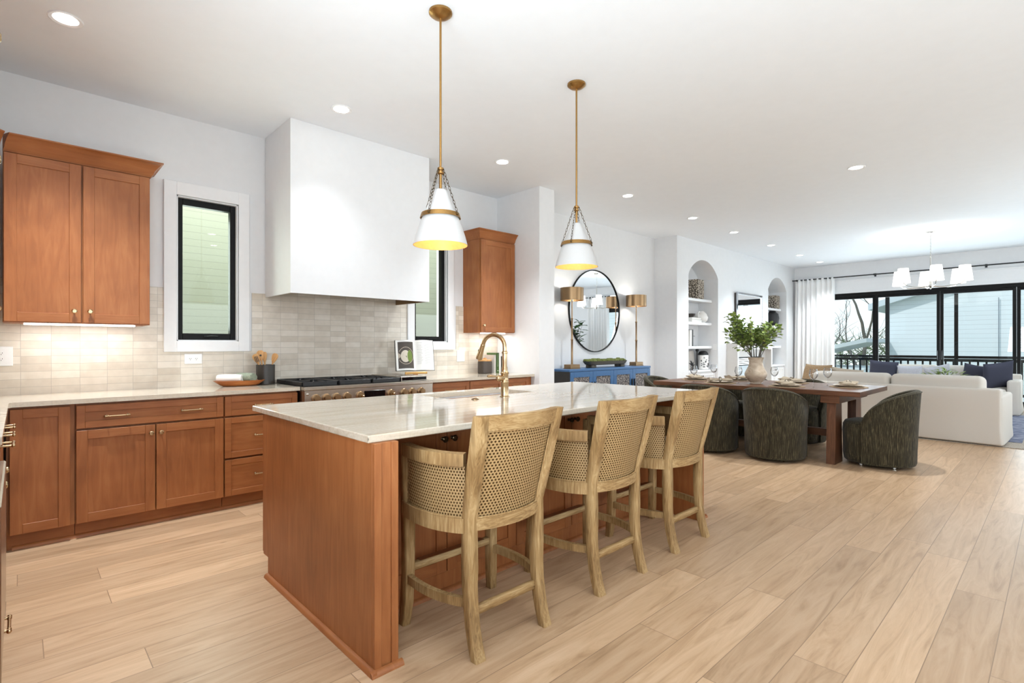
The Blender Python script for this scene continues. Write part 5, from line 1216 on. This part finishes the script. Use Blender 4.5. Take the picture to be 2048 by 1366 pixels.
def pillow(label, m, loc, rot, w_=.5, h=.5, th=.15, name='throw_pillow', group=None):
    b = MB(); n = 16
    def f(sgn):
        def g(u, v):
            a, c = 2*u-1, 2*v-1; e = (max(0, 1-a**4)*max(0, 1-c**4))**.5; pin = 1-.07*(1-abs(a*c))*0-.06*(1-c*c)*abs(a)**3
            pin2 = 1-.06*(1-a*a)*abs(c)**3; return (a*w_/2*pin, sgn*th/2*e, c*h/2*pin2)
        return g
    b.grid(f(1), n, n); b.grid(f(-1), n, n)
    o = b.build(name, m, angle=80); o.location = loc; o.rotation_euler = rot; tag(o, label, 'pillow', group); return o
R = math.radians
pillow('large brown pillow at the left end of the near sofa', BROWNP, (9.36, 2.74, .70), (R(-16), 0, R(-118)), .52, .52, .15)
pillow('taupe knitted pillow next to the brown one on the near sofa', TAUPE, (9.33, 2.33, .69), (R(-16), R(6), R(-94)), .46, .44, .14)
pillow('slate blue pillow at the left end of the far sofa', NAVY, (13.20, 2.58, .71), (R(16), R(5), R(-80)), .50, .46, .14)
pillow('small patterned grey pillow beside the left slate pillow', SILVERP, (13.17, 2.12, .67), (R(16), 0, R(-92)), .42, .36, .11)
pillow('patterned grey pillow with dark edging in the middle of the far sofa', SILVERP, (13.17, 1.66, .68), (R(16), R(-14), R(-90)), .42, .38, .11)
pillow('slate blue pillow leaning behind another at the right end of the far sofa', NAVY, (13.20, 1.12, .695), (R(16), R(12), R(-90)), .40, .40, .12)
pillow('big slate blue pillow in front at the right end of the far sofa', NAVY, (12.98, .80, .71), (R(14), R(-8), R(-52)), .50, .50, .15)
t = thing('coffee_table', 'low wooden coffee table between the two white sofas', 'table', (11.05, 1.35, 0.015)); 
b = MB(); b.box((-.38, -.62, .36), (.38, .62, .41), .006); b.build('tabletop', OAKC, t, smooth=False)
for sx in (-.33, .33):
    for sy in (-.56, .56): b = MB(); b.box((sx-.03, sy-.03, 0), (sx+.03, sy+.03, .3595), .004); b.build('leg', OAKC, t, smooth=False)
t = thing('potted_greenery', 'bowl of feathery green leaves showing just above the near sofa back', 'plant', (11.05, 1.32, .426))
b = MB(); b.lathe([(.09, 0), (.15, .05), (.17, .13), (.16, .13), (.13, .06), (0, .05)], seg=28); b.build('bowl', WHITEC, t)
b = MB(); rr = random.Random(5)
for k in range(260):
    a = rr.uniform(0, 2*PI); q = rr.uniform(0, .30); p = Vector((math.cos(a)*q*.9, math.sin(a)*q*1.25, .14+rr.uniform(.05, .34)*(1-q*1.6))); leaf(b, p, Vector((math.cos(a), math.sin(a), rr.uniform(.0, .9))), Vector((0,0,1)), rr.uniform(.06, .13), rr.uniform(.02, .045))
f_ = b.build('foliage', LEAF, t, angle=80); f_['kind'] = 'stuff'
b = MB(); b.box((8.80, -2.1, .0005), (13.6, 3.6, .008), .002); tag(b.build('jute_rug', RUGJ, smooth=False), 'large flat natural rug under the living room seating', 'rug')
b = MB(); b.box((9.30, .345, .0085), (12.95, 3.3, .0145), .002); tag(b.build('blue_rug', RUGB, smooth=False), 'smaller blue vintage rug laid over the natural rug', 'rug')

# curtains and rod
def curtain(label, y0, y1, x=13.865, ztop=2.825):
    n = 150; b = MB(); rr = random.Random(int(y0*10)+40); ph = [rr.uniform(0, 6.28) for _ in range(4)]
    def f(u, v):
        y = y0+(y1-y0)*u; s_ = (y1-y0)
        am = .022+.03*(1-v)**.7
        d = math.sin(u*s_/.105*2*PI+ph[0]+.8*math.sin(u*9+ph[1]))*am+.012*math.sin(u*s_/.23*2*PI+ph[2]+v*2)
        k = 1+.05*(1-v)*(u-.5)*2
        return (x+d, y0+(y1-y0)*.5+(y1-y0)*(u-.5)*k*(1 if v < .97 else .985), .012+(ztop+.03-.012)*v)
    b.grid(f, n, 24); o = b.build('curtain', CURT, angle=80); tag(o, label, 'curtain', 'white curtains at the sliding door')
    md = o.modifiers.new('thick', 'SOLIDIFY'); md.thickness = .003; return o
curtain('long white curtain at the left end of the sliding door', 3.655, 4.50); curtain('long white curtain at the right end of the sliding door, outside the frame', -.98, -.12)
t = thing('curtain_rod', 'long thin black curtain rod above the sliding door', 'curtain rod', (13.865, 1.75, 2.84))
b = MB(); b.cyl((0, -2.9, 0), (0, 2.80, 0), .013, seg=12); b.sphere((0, 2.81, 0), .02, 10); b.sphere((0, -2.91, 0), .02, 10); b.build('pole', BLKIRON, t)
for y in (2.72, 1.18-.05, -.72, -2.6):
    b = MB(); b.cyl((0.1335, y, 0), (0, y, 0), .008, seg=8); b.lathe([(.022, -.006), (.022, .006)], (0, y, 0), 12, 'y'); b.box((.128, y-.018, -.035), (.1345, y+.018, .035)); b.build('bracket', BLKIRON, t)
# fiddle-leaf tree that the round mirror reflects
t = thing('fiddle_leaf_tree', 'tall fiddle leaf plant by the far curtain, seen in the round mirror', 'plant', (13.05, -.85, 0.0085))
b = MB(); b.lathe([(.15, 0), (.19, .04), (.21, .36), (.195, .37), (.18, .33), (0, .32)], seg=28); b.build('planter', CERB, t)
tb, lb = MB(), MB(); rr = random.Random(9)
for k in range(5):
    a = 2*PI*k/5; e = Vector((math.cos(a)*.22, math.sin(a)*.26, 2.0-.12*k)); P_ = [Vector(q) for q in bez((0,0,.31), (math.cos(a)*.06, math.sin(a)*.06, 1.2), tuple(e), 10)]; tb.tube(P_, [.013-.0009*i for i in range(11)], 6)
    for i in range(4, 11):
        for q in range(3): an = rr.uniform(0, 2*PI); leaf(lb, P_[i], Vector((math.cos(an), math.sin(an), rr.uniform(.0, .9))), Vector((0,0,1)), rr.uniform(.2, .32), rr.uniform(.11, .17))
tb.build('trunk', BARK, t); lb.build('leaves', LEAFD, t, angle=80)

# ------------------------------------------------------------------ outdoors
b = MB(); b.box((XW+.17, -2.4, -.14), (16.55, 5.6, -.03)); struct(b.build('deck', DECK, smooth=False))
b = MB(); b.box((-30, -50, -2.6), (90, 60, -2.5)); struct(b.build('ground', GRASS, smooth=False))
t = thing('deck_railing', 'dark brown deck railing with upright balusters outside the sliding door', 'railing', (16.42, 1.6, -.03)); sh = t.location.copy()
b = MB(); b.box((16.38, -2.3, .94), (16.47, 5.5, 1.00), .004); b.box((16.40, -2.3, .86), (16.44, 5.5, .93)); b.build('top_rail', BLACK, t, smooth=False, shift=sh)
b = MB(); b.box((16.40, -2.3, .08), (16.44, 5.5, .14)); b.build('bottom_rail', BLACK, t, smooth=False, shift=sh)
bal = None
for k in range(52):
    y = -2.2+k*.148
    if bal is None: b = MB(); b.box((16.405, y-.018, .1402), (16.437, y+.018, .8598)); bal = b.build('baluster', BLACK, t, smooth=False, shift=sh)
    else: c = bal.copy(); C.objects.link(c); c.parent = t; c.location = (0, k*.148, 0)
for y, w_, lab in ((3.14, .04, 'slim black porch post left of the middle of the sliding door'), (1.76, .035, 'slim black porch post right of the middle of the sliding door'), (-.9, .05, 'black porch post beyond the right door panel'), (5.45, .05, 'black porch post behind the left curtain')):
    b = MB(); b.box((16.52-w_+.03, y-w_, -.03), (16.52+w_+.03, y+w_, 3.0)); tag(b.build('porch_post', BLACK, smooth=False), lab, 'post')
b = MB(); b.box((XW+.17, -2.6, 3.0), (16.7, 5.7, 3.12)); struct(b.build('porch_ceiling', WHITE, smooth=False))
# neighbouring house behind the railing: pale side wall and gable
t = thing('neighbour_house', 'pale sided neighbouring house filling the view behind the railing', 'house', (27, -2, -2.5)); sh = t.location.copy()
b = MB(); b.prism([(24.5, -20), (24.5, 4.60), (34, 4.60), (34, -20)], -2.5, 2.95); b.prism([(4.60, 2.95), (-20, 2.95), (-8, 6.9)], 24.5, 34, 'x'); b.build('side_wall', SIDEB, t, smooth=False, shift=sh)
b = MB(); b.prism([(5.2, 2.62), (5.2, 2.85), (-8, 7.2), (-8, 6.95)], 24.1, 34.4, 'x'); b.prism([(-21, 2.5), (-21, 2.75), (-8, 7.2), (-8, 6.95)], 24.1, 34.4, 'x'); b.build('roof', ROOFM, t, smooth=False, shift=sh)
b = MB(); b.tube([(24.42, 3.38-1.9, -2.0), (24.42, 3.38-1.9, 2.9)], .014, 6); b.build('downpipe', ALUM, t, shift=sh)
b = MB(); b.box((24.44, -1.2, .2), (24.52, -.2, 1.7)); wf = b.build('window', ALUM, t, smooth=False, shift=sh)
b = MB(); b.box((24.40, -1.1, .3), (24.439, -.3, 1.6)); b.build('pane', DARKG, wf, smooth=False, shift=sh)
t = thing('garden_shed', 'low outbuilding with pale sloping roof behind the left end of the railing', 'building', (23, 8, -2.5)); sh = t.location.copy()
b = MB(); b.box((21.5, 4.75, -2.5), (24.3, 12, .45)); b.build('wall', SIDEB, t, smooth=False, shift=sh)
b = MB(); b.prism([(4.62, 1.36), (4.62, 1.50), (12.5, -.36), (12.5, -.50)], 21.2, 24.45, 'x'); b.build('roof', ROOFM, t, smooth=False, shift=sh)
# green-sided house next door, seen through the kitchen windows
t = thing('side_house', 'house with pale green lap siding right outside the kitchen windows', 'house', (2.4, 7.4, -2.5)); sh = t.location.copy()
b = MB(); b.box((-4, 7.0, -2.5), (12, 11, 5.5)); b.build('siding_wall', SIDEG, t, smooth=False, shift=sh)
light('side_yard_daylight', 'AREA', (2.4, 6.2, 4.6), 420, (1, 1, .95), (math.radians(28), 0, 0), shape='RECTANGLE', size=7, size_y=1.2)
# bare trees
def tree(label, loc, h, seed, r0, spread=.5, depth=5):
    rr = random.Random(seed); b = MB()
    def grow(p, d, L, r, k):
        n = 4; pts = [p]; q = p; dd = d.normalized()
        for i in range(n): dd = (dd+Vector((rr.uniform(-1,1), rr.uniform(-1,1), rr.uniform(-.3,.6)))*.16).normalized(); q = q+dd*(L/n); pts.append(q)
        b.tube(pts, [r*(1-.4*i/n) for i in range(n+1)], 6 if k > 2 else 4, caps=False)
        if k <= 0: return
        for j in range(3 if k > 1 else 4):
            a = pts[rr.randint(1, n)] if j else pts[-1]; nd = (dd+Vector((rr.uniform(-1,1), rr.uniform(-1,1), rr.uniform(-.4,.7)))*(.9 if j else .4)).normalized()
            grow(a, nd, L*rr.uniform(.5, .78), r*(.62 if j == 0 else .42), k-1)
    grow(Vector((0,0,0)), Vector((0,0,1)), h, r0, depth)
    o = b.build('bare_tree', BARK, angle=80); o.location = loc; tag(o, label, 'tree', 'bare trees beyond the deck'); return o
tree('thick bare tree trunk straight behind the left door panel', (31, 8.35, -2.5), 4.6, 3, .24)
tree('leaning bare tree left of the thick trunk', (33, 9.9, -2.5), 4.2, 5, .17)
tree('bare tree between the shed roof and the pale house', (36, 7.9, -2.5), 4.0, 8, .16)
tree('slim bare tree farther back at the left of the view', (40, 12.0, -2.5), 4.4, 13, .16)
b = MB(); rr = random.Random(6)
for k in range(900):
    p = Vector((rr.uniform(38, 46), rr.uniform(6, 17), -2.4+3.9*rr.random()**.8)); d = Vector((rr.uniform(-1,1), rr.uniform(-1,1), rr.uniform(-.2,1))); b.tube([p, p+d*.7, p+d*1.3+Vector((0,rr.uniform(-.4,.4),.2))], [.03, .02, .008], 3, caps=False)
o = tag(b.build('brush_thicket', EVERG), 'tangle of brush and twigs on the rise behind the bare trees', 'brush'); o['kind'] = 'stuff'
rr = random.Random(4); b = MB()
pts = [(21, -1.2, -2.5), (21, -.95, -.4), (21, -.62, 1.2), (21, -.1, 2.3), (21, .75, 3.3), (21, 1.7, 4.0)]; b.tube(pts, [.12, .11, .10, .08, .06, .03], 8)  # tree shape added to imitate a branch shadow across the pale wall
for p, q in (((21, -.75, .6), (20.8, .6, 1.5)), ((21, -.3, 1.9), (21.3, -1.0, 3.2)), ((21, .4, 2.9), (20.9, .2, 4.0)), ((21, -.9, -.1), (21.1, -2.2, 1.4))): b.tube([p, tuple((Vector(p)+Vector(q))/2+Vector((0, .05, .15))), q], [.05, .03, .01], 6)
tag(b.build('bare_tree', BARK), 'curved bare tree added for the branch shadow across the pale house at the right', 'tree', 'bare trees beyond the deck')
